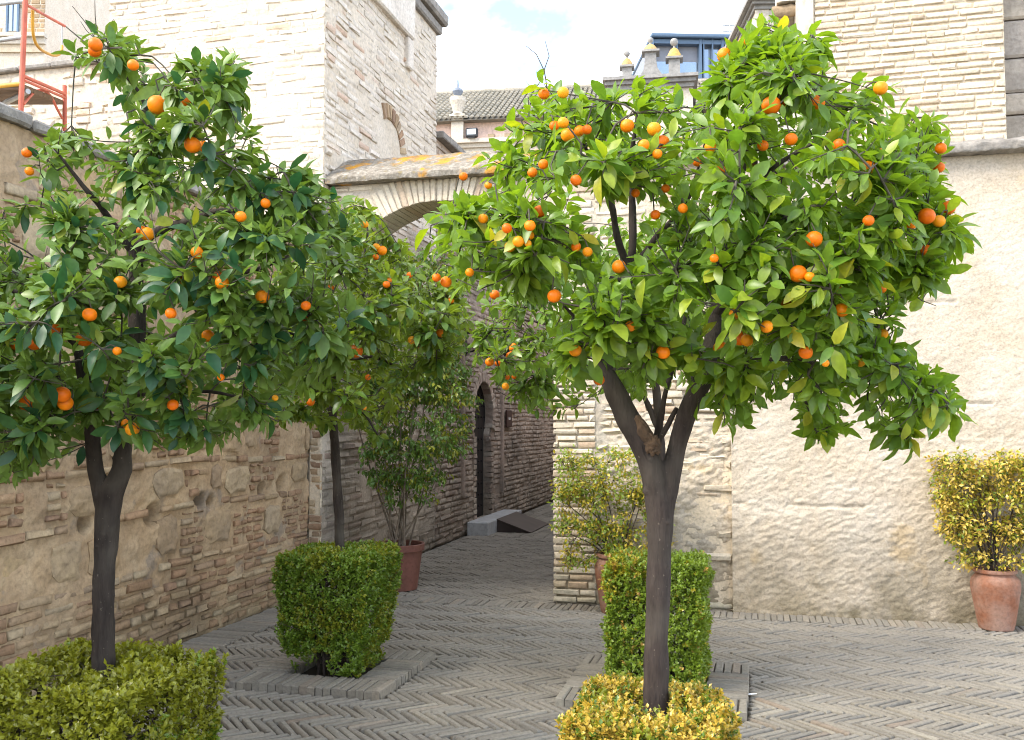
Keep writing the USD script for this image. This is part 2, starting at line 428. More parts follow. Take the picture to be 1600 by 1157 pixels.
masonry_mat("earth", [(0.3, (0.16, 0.14, 0.11)), (0.7, (0.21, 0.185, 0.15))], vary=False, fine=10, coarse=0.3, bump=0.02, dirt_amt=0.3)
masonry_mat("marble_step", [(0.3, (0.36, 0.37, 0.37)), (0.7, (0.44, 0.45, 0.46))], vary=False, rough=0.6, fine=24, coarse=3.0, bump=0.001, dirt=(0.28, 0.27, 0.25), dirt_amt=0.5)


def simple_mat(name, col, rough=0.5, metallic=0.0, var=0.25, scale=12.0, bump=0.0, col2=None, stretch=None, bscale=None, spec=0.5):
    c2 = col2 or tuple(x * (1 - var) for x in col)
    N = {"geo": ("geometry", {}), "n": ("noise_texture", {"scale": scale, "detail": 5.0, "roughness": 0.6}),
         "r": ("rgb_ramp", {"ramp": [(0.35, c2), (0.65, col)]}),
         "p": ("principled_bsdf", {"roughness": rough, "metallic": metallic, "specular_ior_level": spec})}
    L = [("n.fac", "r.fac"), ("r.color", "p.base_color")]
    if stretch:
        N["mp"] = ("mapping", {"scale": stretch})
        L += [("geo.position", "mp.vector"), ("mp.vector", "n.vector")]
    else:
        L += [("geo.position", "n.vector")]
    if bump:
        N["nb"] = ("noise_texture", {"scale": bscale or scale * 3, "detail": 6.0, "roughness": 0.65})
        N["bp"] = ("bump", {"strength": 0.9, "distance": bump})
        L += [("mp.vector" if stretch else "geo.position", "nb.vector"), ("nb.fac", "bp.height"), ("bp.normal", "p.normal")]
    usdkit.material(stage, "/World/Looks/" + name, N, L, surface="p.BSDF")


simple_mat("cut_wood", (0.14, 0.085, 0.048), 0.9, scale=30, bump=0.012, col2=(0.07, 0.045, 0.028), bscale=60)
simple_mat("twig_bark", (0.075, 0.065, 0.045), 0.8, var=0.4, scale=20)
simple_mat("hedge_wood", (0.070, 0.052, 0.040), 0.85, var=0.4, scale=20)
simple_mat("pale_stem", (0.21, 0.165, 0.12), 0.85, var=0.4, scale=20)
simple_mat("red_paint", (0.55, 0.13, 0.075), 0.55, var=0.3, scale=6, bump=0.001)
simple_mat("galvanised", (0.42, 0.44, 0.45), 0.5, metallic=0.6, var=0.2, scale=8)
simple_mat("yellow_paint", (0.60, 0.33, 0.04), 0.55, var=0.3, scale=6)
simple_mat("deck_wood", (0.14, 0.085, 0.045), 0.8, var=0.4, scale=5, stretch=(1, 6, 6))
simple_mat("door_wood", (0.014, 0.010, 0.008), 0.6, var=0.5, scale=6, stretch=(6, 6, 1), bump=0.002)
simple_mat("iron", (0.020, 0.019, 0.019), 0.55, metallic=0.5, var=0.3)
simple_mat("ramp_steel", (0.060, 0.044, 0.038), 0.6, metallic=0.4, var=0.35, scale=5)
simple_mat("plaque_brown", (0.045, 0.020, 0.015), 0.45, var=0.1)
simple_mat("white_print", (0.75, 0.74, 0.70), 0.6, var=0.05)
simple_mat("blue_steel", (0.10, 0.16, 0.24), 0.4, metallic=0.2, var=0.12)
simple_mat("gray_panel", (0.24, 0.255, 0.29), 0.5, var=0.08)
simple_mat("lamp_black", (0.015, 0.016, 0.018), 0.4, var=0.1)
simple_mat("lamp_lens", (0.55, 0.62, 0.66), 0.12, var=0.1)
simple_mat("blue_glaze", (0.17, 0.20, 0.25), 0.4, var=0.25)
simple_mat("paper_scrap", (0.75, 0.75, 0.74), 0.8, var=0.08)
for _nm, _c1, _c2 in (("bark", (0.066, 0.051, 0.044), (0.034, 0.026, 0.023)), ("dark_bark", (0.050, 0.039, 0.032), (0.026, 0.020, 0.017))):
    usdkit.material(stage, "/World/Looks/" + _nm, {
        "geo": ("geometry", {}), "mp": ("mapping", {"scale": (5.0, 5.0, 1.0)}), "n": ("noise_texture", {"scale": 7.0, "detail": 7.0, "roughness": 0.65}),
        "r": ("rgb_ramp", {"ramp": [(0.35, _c2), (0.62, _c1)]}),
        "s": ("noise_texture", {"scale": 85.0, "detail": 3.0, "roughness": 0.5}), "sr": ("rgb_ramp", {"ramp": [(0.69, (0, 0, 0)), (0.74, (0.8,) * 3)]}),
        "g": ("noise_texture", {"scale": 6.0, "detail": 6.0}), "gr": ("rgb_ramp", {"ramp": [(0.45, (0, 0, 0)), (0.75, (0.5,) * 3)]}),
        "m1": ("mix", {"color2": (0.12, 0.105, 0.085)}), "m2": ("mix", {"color2": (0.19, 0.16, 0.125)}),
        "nb": ("noise_texture", {"scale": 16.0, "detail": 9.0, "roughness": 0.72}), "bp": ("bump", {"strength": 1.0, "distance": 0.010}),
        "p": ("principled_bsdf", {"roughness": 0.85, "specular_ior_level": 0.25})},
        [("geo.position", "mp.vector"), ("mp.vector", "n.vector"), ("n.fac", "r.fac"), ("geo.position", "s.vector"), ("s.fac", "sr.fac"), ("geo.position", "g.vector"), ("g.fac", "gr.fac"),
         ("r.color", "m1.color1"), ("gr.color", "m1.fac"), ("m1.color", "m2.color1"), ("sr.color", "m2.fac"), ("m2.color", "p.base_color"), ("mp.vector", "nb.vector"), ("nb.fac", "bp.height"), ("bp.normal", "p.normal")], surface="p.BSDF")
usdkit.material(stage, "/World/Looks/window_glass", {
    "f": ("fresnel", {"IOR": 1.5}), "d": ("diffuse_bsdf", {"color": (0.10, 0.14, 0.17)}), "g": ("glossy_bsdf", {"roughness": 0.04, "color": (0.95, 0.97, 1.0)}),
    "b": ("math", {"math_type": "multiply_add", "value2": 1.0, "value3": 0.35}), "m": ("mix_closure", {})},
    [("f.fac", "b.value1"), ("b.value", "m.fac"), ("d.BSDF", "m.closure1"), ("g.BSDF", "m.closure2")], surface="m.closure")


def leaf_mat(name, ramp, gloss=0.32, translucent=0.35, spec=0.5):
    usdkit.material(stage, "/World/Looks/" + name, {
        "geo": ("geometry", {}), "oi": ("object_info", {}), "sum": ("math", {"math_type": "add"}), "fr": ("math", {"math_type": "fraction"}),
        "ramp": ("rgb_ramp", {"ramp": ramp}),
        "n": ("noise_texture", {"scale": 55.0, "detail": 3.0}), "nr": ("rgb_ramp", {"ramp": [(0.3, (0.8,) * 3), (0.7, (1.2,) * 3)]}),
        "mm": ("mix", {"mix_type": "multiply", "fac": 0.8}),
        "hs": ("hsv", {"hue": 0.485, "saturation": 1.1, "value": 1.5}),
        "p": ("principled_bsdf", {"roughness": gloss, "specular_ior_level": spec}),
        "t": ("translucent_bsdf", {}), "m": ("mix_closure", {"fac": translucent}),
    }, [("geo.random_per_island", "sum.value1"), ("oi.random", "sum.value2"), ("sum.value", "fr.value1"), ("fr.value", "ramp.fac"),
        ("geo.position", "n.vector"), ("n.fac", "nr.fac"), ("nr.color", "mm.color2"), ("ramp.color", "mm.color1"),
        ("mm.color", "p.base_color"), ("mm.color", "hs.color"), ("hs.color", "t.color"), ("p.BSDF", "m.closure1"), ("t.BSDF", "m.closure2")], surface="m.closure")


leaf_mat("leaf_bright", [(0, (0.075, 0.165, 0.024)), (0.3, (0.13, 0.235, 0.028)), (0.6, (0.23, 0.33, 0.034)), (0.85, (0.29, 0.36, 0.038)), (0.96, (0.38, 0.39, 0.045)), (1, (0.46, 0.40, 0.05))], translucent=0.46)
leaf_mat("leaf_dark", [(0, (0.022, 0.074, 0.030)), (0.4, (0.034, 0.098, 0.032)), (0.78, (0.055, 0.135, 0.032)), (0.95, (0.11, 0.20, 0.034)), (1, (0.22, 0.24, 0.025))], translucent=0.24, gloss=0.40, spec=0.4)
leaf_mat("leaf_mid", [(0, (0.055, 0.12, 0.022)), (0.4, (0.085, 0.17, 0.025)), (0.8, (0.14, 0.23, 0.03)), (1, (0.19, 0.23, 0.03))], translucent=0.36)
leaf_mat("shrub_leaf", [(0, (0.09, 0.17, 0.03)), (0.5, (0.16, 0.26, 0.04)), (1, (0.28, 0.36, 0.06))], translucent=0.35)
leaf_mat("hedge_green", [(0, (0.06, 0.125, 0.018)), (0.5, (0.11, 0.19, 0.022)), (0.85, (0.18, 0.26, 0.026)), (1, (0.27, 0.31, 0.03))], translucent=0.17)
leaf_mat("hedge_yellow", [(0, (0.19, 0.22, 0.02)), (0.4, (0.33, 0.31, 0.025)), (0.8, (0.46, 0.37, 0.035)), (1, (0.44, 0.27, 0.06))], translucent=0.17)
leaf_mat("hedge_gold", [(0, (0.42, 0.30, 0.045)), (0.4, (0.52, 0.38, 0.06)), (0.75, (0.60, 0.45, 0.09)), (1, (0.42, 0.22, 0.07))], translucent=0.17)

usdkit.material(stage, "/World/Looks/orange_peel", {
    "geo": ("geometry", {}), "oi": ("object_info", {}),
    "ramp": ("rgb_ramp", {"ramp": [(0, (0.70, 0.135, 0.002)), (0.5, (0.78, 0.185, 0.002)), (0.85, (0.80, 0.25, 0.004)), (1, (0.78, 0.34, 0.012))]}),
    "n": ("noise_texture", {"scale": 420.0, "detail": 2.0}), "nb": ("noise_texture", {"scale": 16.0, "detail": 3.0}),
    "nr": ("rgb_ramp", {"ramp": [(0.3, (0.86, 0.80, 0.8)), (0.7, (1.08,) * 3)]}), "mm": ("mix", {"mix_type": "multiply", "fac": 0.8}),
    "bp": ("bump", {"strength": 0.5, "distance": 0.0015}),
    "p": ("principled_bsdf", {"roughness": 0.42, "specular_ior_level": 0.3, "subsurface_weight": 0.12, "subsurface_scale": 0.006, "subsurface_radius": (1, 0.4, 0.1)}),
}, [("oi.random", "ramp.fac"), ("ramp.color", "mm.color1"), ("geo.position", "nb.vector"), ("nb.fac", "nr.fac"), ("nr.color", "mm.color2"), ("mm.color", "p.base_color"),
    ("geo.position", "n.vector"), ("n.fac", "bp.height"), ("bp.normal", "p.normal")], surface="p.BSDF")

# ------------------------------------------------------------------ the place: world axes run along its walls
XL = -4.07            # face of the left wall and of the passage
YA = 8.58             # face of the arch wall
AX, AR, AZ = -2.945, 1.125, 2.60      # arch centre, radius, springing height
XP = -1.82            # passage side of the pier
Z3 = np.array([0, 0, 1.0])
UX, UY = np.array([1.0, 0, 0]), np.array([0, 1.0, 0])

TREES = {"LF": (-2.46, 3.21), "RF": (-0.336, 3.26), "LB": (-2.68, 5.87), "RB": (-0.62, 6.05)}
WELL = {"LF": 0.50, "RF": 0.50, "LB": 0.50, "RB": 0.54}      # half outer size of each raised brick surround

# ---- ground
add("ground", box(-140, 140, -60, 220, -0.6, -0.045), "earth", kind="structure", label="bare earth around and behind the walled court")
pav = thing("courtyard_pavement", "worn grey brown bricks laid on edge in herringbone across the court", None, kind="structure")
rng = np.random.default_rng(11)
u = np.linspace(-4.3, 7.2, 190); v = np.linspace(0.0, 27, 340)
gx, gy = np.meshgrid(u, v, indexing="ij")
gz = -0.022 + 0.006 * (fbm(np.stack([gx * 3, gy * 3, gx * 0], -1), 3, 5) - 0.5)
nv = len(v)
i, j = np.meshgrid(np.arange(len(u) - 1), np.arange(nv - 1), indexing="ij")
q = (i * nv + j).ravel()
add("joint_bed", tm(np.stack([gx, gy, gz], -1).reshape(-1, 3), np.vstack([np.stack([q, q + nv, q + nv + 1], 1), np.stack([q, q + nv + 1, q + 1], 1)])), "paver_joint", pav, smooth=True)

BW, BL = 0.0515, 0.2575
n6 = 5
cells = []
K = 190
for a in range(-K, K):
    for b in range(-K, K):
        t = (a - b) % (2 * n6)
        if t == 0:
            cells.append(((a + n6 / 2) * BW, (b + 0.5) * BW, 0))
        elif t == 2 * n6 - 1:
            cells.append(((a + 0.5) * BW, (b + n6 / 2) * BW, 1))
cells = np.array(cells)
c45 = math.sqrt(0.5)
cy = (cells[:, 0] - cells[:, 1]) * c45 + 5.6
cx = (cells[:, 0] + cells[:, 1]) * c45 + 0.8
diry = np.where(cells[:, 2] == 0, c45, -c45)
dirx = np.full(len(cx), c45)
cx += 0.012 * np.sin(cy * 1.7 + 1) + 0.010 * np.sin(cy * 0.6 + cx * 0.8)
cy += 0.015 * np.sin(cx * 1.3) + 0.012 * np.sin(cx * 0.55 + cy * 0.4)


def in_pavement(x, y):
    court = (x > -3.79) & (x < 7.0) & (y > 0.4) & (y < 8.27)
    alley = (x > XL + 0.03) & (x < XP - 0.0) & (y > 8.545) & (y < 13.2)
    ok = court | alley
    for k, (tx, ty) in TREES.items():
        w = WELL[k]
        ok &= ~((abs(x - tx) < w) & (abs(y - ty) < w))
    return ok


ts = np.linspace(-0.5, 0.5, 15)
sx_, sy_ = cx[:, None] + dirx[:, None] * ts * BL, cy[:, None] + diry[:, None] * ts * BL
ins = in_pavement(sx_, sy_)
any_ = ins.any(1)
lo = np.where(ins, ts, 9).min(1); hi = np.where(ins, ts, -9).max(1)
good = any_ & ((hi - lo) > 0.15)
cx, cy, dirx, diry, lo, hi = (a[good] for a in (cx, cy, dirx, diry, lo, hi))
L = (hi - lo) * BL
mx_, my_ = cx + dirx * (lo + hi) / 2 * BL, cy + diry * (lo + hi) / 2 * BL
PC = np.stack([mx_, my_, rng.normal(0, 0.0020, len(mx_)) + 0.005 * (noise(np.stack([mx_ * 1.5, my_ * 1.5, mx_ * 0], -1), 3) - .5)], 1)
rot = rng.normal(0, 0.018, len(mx_))
ca, sa = np.cos(rot), np.sin(rot)
dx2, dy2 = dirx * ca - diry * sa, dirx * sa + diry * ca
AXI = np.stack([dx2, dy2, rng.normal(0, 0.012, len(mx_))], 1)
AZI = np.stack([-dy2, dx2, rng.normal(0, 0.03, len(mx_))], 1)
V = bricks(PC, AXI, AZI, Z3, L - rng.uniform(0.001, 0.008, len(L)), BW * rng.uniform(0.66, 0.82, len(L)), 0.045, 0.008, 0.0018, rng)
emit("paver", V, _BF, "paver_stone", pav, 300, L, "pavers", smooth=60)


def soldier(x0, x1, y0, y1, along, name, parent, n_own, z=0.0, mat="paver_stone", w=BW, depth=0.05, lean=0.0, rest="pavers"):
    """A strip of bricks on edge, side by side along x or y."""
    a0, a1 = (x0, x1) if along == "x" else (y0, y1)
    n = int((a1 - a0) / w)
    c = a0 + (np.arange(n) + 0.5) * (a1 - a0) / n
    mid = (y0 + y1) / 2 if along == "x" else (x0 + x1) / 2
    ln = (y1 - y0) if along == "x" else (x1 - x0)
    ctr = np.stack([c, np.full(n, mid) + rng.normal(0, .0015, n), np.full(n, z) + rng.normal(0, 0.003, n)], 1) if along == "x" else np.stack([np.full(n, mid) + rng.normal(0, .0015, n), c, np.full(n, z) + rng.normal(0, 0.003, n)], 1)
    a = np.full(n, lean) + rng.normal(0, 0.008, n)
    ax = np.stack([np.sin(a), np.cos(a), 0 * a], 1) if along == "x" else np.stack([np.cos(a), np.sin(a), 0 * a], 1)
    az = np.stack([-ax[:, 1], ax[:, 0], rng.normal(0, 0.05, n)], 1)
    V = bricks(ctr, ax, az, Z3, ln - rng.uniform(0.000, 0.004, n), w * rng.uniform(0.88, 0.97, n), depth, 0.006, 0.0018, rng)
    emit(name, V, _BF, mat, parent, n_own, 1.0, rest)


soldier(-3.8, 7.0, 8.285, 8.535, "x", "edging_brick", pav, 170, rest="edging_bricks")
soldier(XL - 0.08, -3.81, 1.0, 8.27, "y", "edging_brick", pav, 90, rest="edging_bricks")

# far end of the passage: too small to tell the bricks apart, only the joints' relief
m = sheet((XL, 0, 0), UX, Z3, 0, 1, 0, 1, 1, lambda a, b: a * 0)
far = []
for yy in np.arange(13.2, 26, 0.031 * 2):
    for xx in np.arange(XL + .05, XP - 0.2, 0.18):
        far.append((xx, yy, 1 if int((xx - XL) / 0.18) % 2 else -1))
far = np.array(far)
V = bricks(np.stack([far[:, 0] + 0.09, far[:, 1], rng.normal(-0.002, 0.002, len(far))], 1), np.stack([np.full(len(far), c45), far[:, 2] * c45, 0 * far[:, 2]], 1),
           np.stack([-far[:, 2] * c45, np.full(len(far), c45), 0 * far[:, 2]], 1), Z3, np.full(len(far), 0.24), np.full(len(far), 0.036), 0.03, 0.005, 0.002, rng)
add("pavers", vmesh(V), "paver_stone", pav, kind="stuff")

# ---- the raised surrounds of the trees
SURR = {"LB": "raised square brick surround under the bushy green hedge near the left wall", "RB": "raised brick surround showing right of the gold hedge, around the green hedge behind",
        "LF": "brick surround below the yellow green hedge in the left corner", "RF": "brick surround below the gold leaved hedge in front"}
for k in ("LB", "RB", "LF", "RF"):
    tx, ty = TREES[k]
    w = WELL[k]
    s = thing("tree_surround", SURR[k], "tree surround", (0, 0, 0), None)
    add("soil", box(tx - w + .2, tx + w - .2, ty - w + .2, ty + w - .2, -0.3, -0.03), "soil", s)
    own = 60 if k in ("LB", "RB") else 0
    hgt = 0.045
    b = 0.25
    soldier(tx - w, tx + w, ty - w, ty - w + b, "x", "brick", s, own, hgt, depth=0.10, lean=0.0, rest="brick_row")
    soldier(tx - w, tx + w, ty + w - b, ty + w, "x", "brick", s, own, hgt, depth=0.10, lean=0.0, rest="brick_row")
    soldier(tx - w, tx - w + b, ty - w + b, ty + w - b, "y", "brick", s, own, hgt, depth=0.10, rest="brick_row")
    soldier(tx + w - b, tx + w, ty - w + b, ty + w - b, "y", "brick", s, own, hgt, depth=0.10, rest="brick_row")
    bed = cat([box(tx - w + .006, tx + w - .006, ty - w + .006, ty - w + b - .006, -0.05, hgt - .012), box(tx - w + .006, tx + w - .006, ty + w - b + .006, ty + w - .006, -0.05, hgt - .012),
               box(tx - w + .006, tx - w + b - .006, ty - w + b, ty + w - b, -0.05, hgt - .0125), box(tx + w - b + .006, tx + w - .006, ty - w + b, ty + w - b, -0.05, hgt - .0125)])
    add("mortar_bed", bed, "paver_joint", s)

# ------------------------------------------------------------------ left rubble wall
rng = np.random.default_rng(21)
XW = -4.17
lw = thing("rubble_wall", "tall rough tan wall of rubble stones and brick courses along the left side", "wall")
YE = 8.45
add("core", box(XW - 0.5, XW - 0.24, -1.0, YE, -0.1, 3.36), "old_mortar", lw)


def on_left_wall(px, py):
    r = RIGHT * (px - 800) / FPX + UPV * (578.5 - py) / FPX + FWD
    p = EYE + r * ((XW - EYE[0]) / r[0])
    return p[1], p[2]


HOLES = [(*on_left_wall(px, py), r) for px, py, r in ((241, 806, .065), (315, 783, .042), (331, 785, .034), (411, 765, .048), (442, 758, .066), (135, 820, .05))]


def lw_disp(y, z):
    p = np.stack([y * 2.6, z * 3.4, 0 * y], -1)
    h = -0.012 + 0.040 * (fbm(p, 4, 31) - 0.5) + 0.034 * (fbm(p * 4, 3, 32) - 0.5) + 0.014 * (fbm(p * 14, 3, 33) - 0.5)
    for a, b, r in HOLES:
        h = h - 0.17 * np.exp(-(((y - a) ** 2 + (z - b) ** 2) / (r * r)) ** 2)
    return h


add("mortar", sheet((XW, 0, 0), UY, UX, -1.0, YE, -0.02, 3.36, 0.025, lw_disp), "old_mortar", lw, smooth=True)


def clear_holes(y, z, l, h):
    ok = np.ones(len(y), bool)
    for a, b, r in HOLES:
        ok &= ~((abs(y - a) < l / 2 + r * .8) & (abs(z - b) < h / 2 + r * .8))
    return ok


BR, ST = [], []
BR.append(courses(-1, YE, 0.0, 0.60, 0.071, (0.14, 0.15, 0.26), 0.020, rng, clear_holes, drop=0.04, seed=1))
bands = [(0.60, 0.93), (1.02, 1.27), (1.34, 1.62), (1.78, 2.12), (2.20, 2.46), (2.60, 2.94), (3.02, 3.30)]
prev = 0.60
for (z0, z1) in bands:
    if z0 > prev + 0.03:
        BR.append(courses(-1, YE, prev, z0, 0.072, (0.14, 0.16, 0.27), 0.020, rng, clear_holes, drop=0.08, seed=2))
    yy = -1.0
    while yy < YE - 0.05:
        wdt = rng.uniform(0.16, 0.44)
        if yy + wdt > YE:
            wdt = YE - yy
        r = rng.random()
        if r < 0.58:
            ST.append((yy + wdt / 2, (z0 + z1) / 2 + rng.uniform(-.015, .015), wdt - 0.03, (z1 - z0) - rng.uniform(0.02, 0.07)))
        elif r < 0.93:
            ww = max(wdt, 0.2)
            B = courses(yy + 0.01, min(yy + ww, YE), z0, z1, 0.07, (0.13, 0.16), 0.022, rng, clear_holes, drop=0.15, seed=3)
            BR.append(B); wdt = ww
        yy += wdt
    prev = z1
BR = np.vstack([b for b in BR if len(b)])
ST = np.array(ST); ST = ST[clear_holes(ST[:, 0], ST[:, 1], ST[:, 2], ST[:, 3])]
sag = lambda y: 0.030 * np.sin(y * 1.1 + 0.5) + 0.012 * np.sin(y * 3.1)
C = np.stack([XW + rng.normal(0.007, 0.005, len(BR)), BR[:, 0], BR[:, 1] + sag(BR[:, 0]) * np.clip(BR[:, 1], 0, 1)], 1)
tilt = rng.normal(0, 0.022, len(BR))
V = bricks(C, np.stack([0 * tilt, np.cos(tilt), np.sin(tilt)], 1), np.stack([0 * tilt, -np.sin(tilt), np.cos(tilt)], 1), UX, BR[:, 2], BR[:, 3], 0.07, rng.uniform(0.010, 0.018, len(BR)), 0.0035, rng)
emit("brick", V, _BF, "old_brick", lw, 300, BR[:, 2], "bricks", smooth=62)
C = np.stack([XW + rng.normal(0.004, 0.010, len(ST)), ST[:, 0], ST[:, 1] + sag(ST[:, 0])], 1)
V = stones(C, UY, Z3, UX, ST[:, 2], ST[:, 3], 0.08, rng.uniform(0.010, 0.020, len(ST)), rng)
idx = set(pick(V.mean(1), 300, ST[:, 2]).tolist())
for q in sorted(idx):
    s = tm(V[q], _SF).subdivide()
    s.merge_vertices()
    s = s.subdivide() if ST[q, 1] < 2.2 and ST[q, 0] > 4 else s
    s.vertices = s.vertices + UX * ((fbm(s.vertices * 17, 4, 35) - .5) * 0.024)[:, None] + (np.stack([noise(s.vertices * 26, 36 + w) for w in range(3)], -1) - .5) * 0.010
    add("stone", s, "rubble_stone", lw, smooth=32)
yy, k = -1.0, 0
while yy < YE - 0.05:
    ln = min(rng.uniform(0.35, 0.75), YE - yy)
    t = rng.uniform(-0.012, 0.012)
    s = chamfer_box(XW - 0.52, XW + 0.045 + t, yy + 0.006, yy + ln - 0.006, 3.362, 3.435 + t, 0.016)
    s = s.subdivide().subdivide()
    s.vertices = s.vertices + (np.stack([noise(s.vertices * 9, 60 + q) for q in range(3)], -1) - .5) * 0.022
    add("coping_slab", s, "coping_gray", lw)
    yy += ln

# ------------------------------------------------------------------ brick tower at the left back
rng = np.random.default_rng(31)
tw = thing("brick_tower", "tall whitewashed square brick tower rising behind the left orange tree", "tower")
TX0, TX1, TY0, TY1, TZ = -6.50, -4.055, 8.45, 11.8, 6.85
add("core", box(TX0 + .04, TX1 - .04, TY0 + .04, TY1, -0.1, TZ), "washed_mortar", tw)
tdisp = lambda s, a, b: (lambda x, z: a + b * (fbm(np.stack([x * 2.0, z * 3.2, 0 * x + s], -1), 4, 40 + s) - .5) + 0.014 * (fbm(np.stack([x * 9, z * 13, 0 * x], -1), 3, 50 + s) - .5))
add("front_face", sheet((0, TY0, 0), UX, -UY, TX0, TX1, 3.0, TZ, 0.03, tdisp(1, -0.003, 0.020)), "washed_mortar", tw, smooth=True)
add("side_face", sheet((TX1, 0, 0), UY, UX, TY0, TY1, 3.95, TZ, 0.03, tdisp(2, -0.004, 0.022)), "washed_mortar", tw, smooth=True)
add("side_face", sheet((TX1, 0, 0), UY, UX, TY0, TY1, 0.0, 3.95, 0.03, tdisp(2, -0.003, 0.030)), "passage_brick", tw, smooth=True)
add("corner_face", box(TX1 - .115, TX1 - .003, TY0 + .003, TY0 + .04, 0.0, 3.2), "cream_mortar", tw)
A = courses(TX0, TX1 + .004, 3.3, TZ, 0.066, (0.15, 0.28, 0.30), 0.010, rng, drop=0.06, seed=6)
C = np.stack([A[:, 0], TY0 - rng.normal(0.0025, 0.0035, len(A)), A[:, 1]], 1)
V = bricks(C, UX, Z3, -UY, A[:, 2], A[:, 3], 0.08, rng.uniform(0.006, 0.014, len(A)), 0.0045, rng)
emit("brick", V, _BF, "washed_brick", tw, 200, A[:, 2], "bricks", smooth=50)
A = courses(TX1 - .118, TX1 + .004, 0.0, 3.3, 0.072, (0.12, 0.13), 0.012, rng, drop=0.04, seed=18)
C = np.stack([A[:, 0], TY0 - rng.normal(0.004, 0.005, len(A)), A[:, 1]], 1)
V = bricks(C, UX, Z3, -UY, A[:, 2], A[:, 3], 0.04, 0.010, 0.004, rng)
emit("brick", V, _BF, "old_brick", tw, 40, 1.0, "bricks", smooth=60)
# the eroded blind arch low on the side face
ARC = (10.15, 4.72, 0.42)


def side_keep(y, z, l, h):
    return ~((abs(np.hypot(y - ARC[0], np.maximum(z - ARC[1], 0)) - ARC[2]) < .10) & (z > ARC[1]) & (z < 5.3))


A = courses(TY0 + .03, TY1, 0.0, TZ - .02, 0.072, (0.15, 0.29, 0.30), 0.011, rng, side_keep, drop=0.05, seed=8)
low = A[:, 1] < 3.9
C = np.stack([TX1 + rng.normal(0.004, 0.0045, len(A)) - 0.02 * (np.hypot(A[:, 0] - ARC[0], A[:, 1] - ARC[1]) < ARC[2]), A[:, 0], A[:, 1]], 1)
V = bricks(C, UY, Z3, UX, A[:, 2], A[:, 3], 0.08, rng.uniform(0.008, 0.016, len(A)), 0.004, rng)
sc = A[:, 2] / (project(C)[2]) ** 2 * (A[:, 1] > 4.1)
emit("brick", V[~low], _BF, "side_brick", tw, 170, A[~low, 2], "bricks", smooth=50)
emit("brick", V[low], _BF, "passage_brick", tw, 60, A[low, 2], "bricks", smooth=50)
ab = []
for a in np.linspace(0.25, math.pi * .62, 9):
    ab.append((ARC[0] + math.cos(a) * (ARC[2] + .02), ARC[1] + math.sin(a) * (ARC[2] + .02), a))
ab = np.array(ab)
V = bricks(np.stack([np.full(len(ab), TX1 + .015), ab[:, 0], ab[:, 1]], 1), np.stack([0 * ab[:, 2], np.cos(ab[:, 2]), np.sin(ab[:, 2])], 1),
           np.stack([0 * ab[:, 2], -np.sin(ab[:, 2]), np.cos(ab[:, 2])], 1), UX, np.full(len(ab), 0.17), np.full(len(ab), 0.075), 0.06, 0.008, 0.004, rng)
emit("arch_brick", V, _BF, "old_brick", tw, 20, 1.0)
band = chamfer_box(TX1 - .03, TX1 + 0.07, TY0 + .02, 10.8, 6.24, 6.84, .02).subdivide().subdivide().subdivide()
band.vertices = band.vertices + (np.stack([noise(band.vertices * 7, 70 + q) for q in range(3)], -1) - .5) * 0.03
add("plaster_band", band, "side_brick", tw)
add("plaster_band", chamfer_box(TX1 - .03, TX1 + 0.055, 10.62, 10.8, 5.86, 6.235, .015), "side_brick", tw)
cap = chamfer_box(TX0 - .12, TX1 + .13, TY0 - .12, TY1 + .13, TZ, TZ + .16, .03)
add("cornice", cap, "coping_gray", tw)
add("cornice", chamfer_box(TX0 - .05, TX1 + .06, TY0 - .05, TY1 + .06, TZ - .13, TZ - .003, .02), "coping_gray", tw)

# ---- the lower old wall left of the tower
rng = np.random.default_rng(33)
bw = thing("old_brick_wall", "weathered pale brick wall behind the red scaffold, left of the tower", "wall")
add("core", box(-13.5, TX0 - .01, 8.66, 9.2, -0.1, 5.42), "washed_mortar", bw)
add("mortar", sheet((0, 8.62, 0), UX, -UY, -13.5, TX0 + .02, 2.6, 5.42, 0.035, tdisp(4, -0.006, 0.05)), "washed_mortar", bw, smooth=True)
A = courses(-13.5, TX0, 2.8, 5.40, 0.085, (0.14, 0.18, 0.29), 0.016, rng, drop=0.30, seed=9)
C = np.stack([A[:, 0], 8.62 - rng.normal(0.008, 0.010, len(A)), A[:, 1]], 1)
V = bricks(C, UX, Z3, -UY, A[:, 2], A[:, 3], 0.08, rng.uniform(0.008, 0.018, len(A)), 0.006, rng)
emit("brick", V, _BF, "washed_brick", bw, 160, A[:, 2], "bricks", smooth=50)
yy = -13.5
while yy < TX0:
    ln = rng.uniform(0.3, 0.6)
    add("coping_slab", chamfer_box(yy + .004, min(yy + ln, TX0 - .01) - .004, 8.56, 9.24, 5.422, 5.47 + rng.uniform(-.01, .015), .012), "coping_gray", bw)
    yy += ln

# ------------------------------------------------------------------ wall with the arch
rng = np.random.default_rng(41)
aw = thing("arch_wall", "pale brick wall pierced by the round arch into the passage", "wall")
XA1 = -0.235
poly = Polygon([(TX1 + .002, 2.4), (TX1 + .002, 3.925), (XA1, 3.925), (XA1, -0.1), (XP + .02, -0.1), (XP + .02, 2.4)])
hole = Point(AX, AZ).buffer(AR + .012, 64).union(sbox(AX - AR - .012, -1, XP + .02, AZ))
poly = poly.difference(hole)
if poly.geom_type != "Polygon":
    poly = max(poly.geoms, key=lambda g: g.area)
core = trimesh.creation.extrude_polygon(poly, 0.48, engine="earcut")
core.vertices = np.stack([core.vertices[:, 0], 9.10 - core.vertices[:, 2], core.vertices[:, 1]], 1)
core.invert()
add("core", core, "cream_mortar", aw)


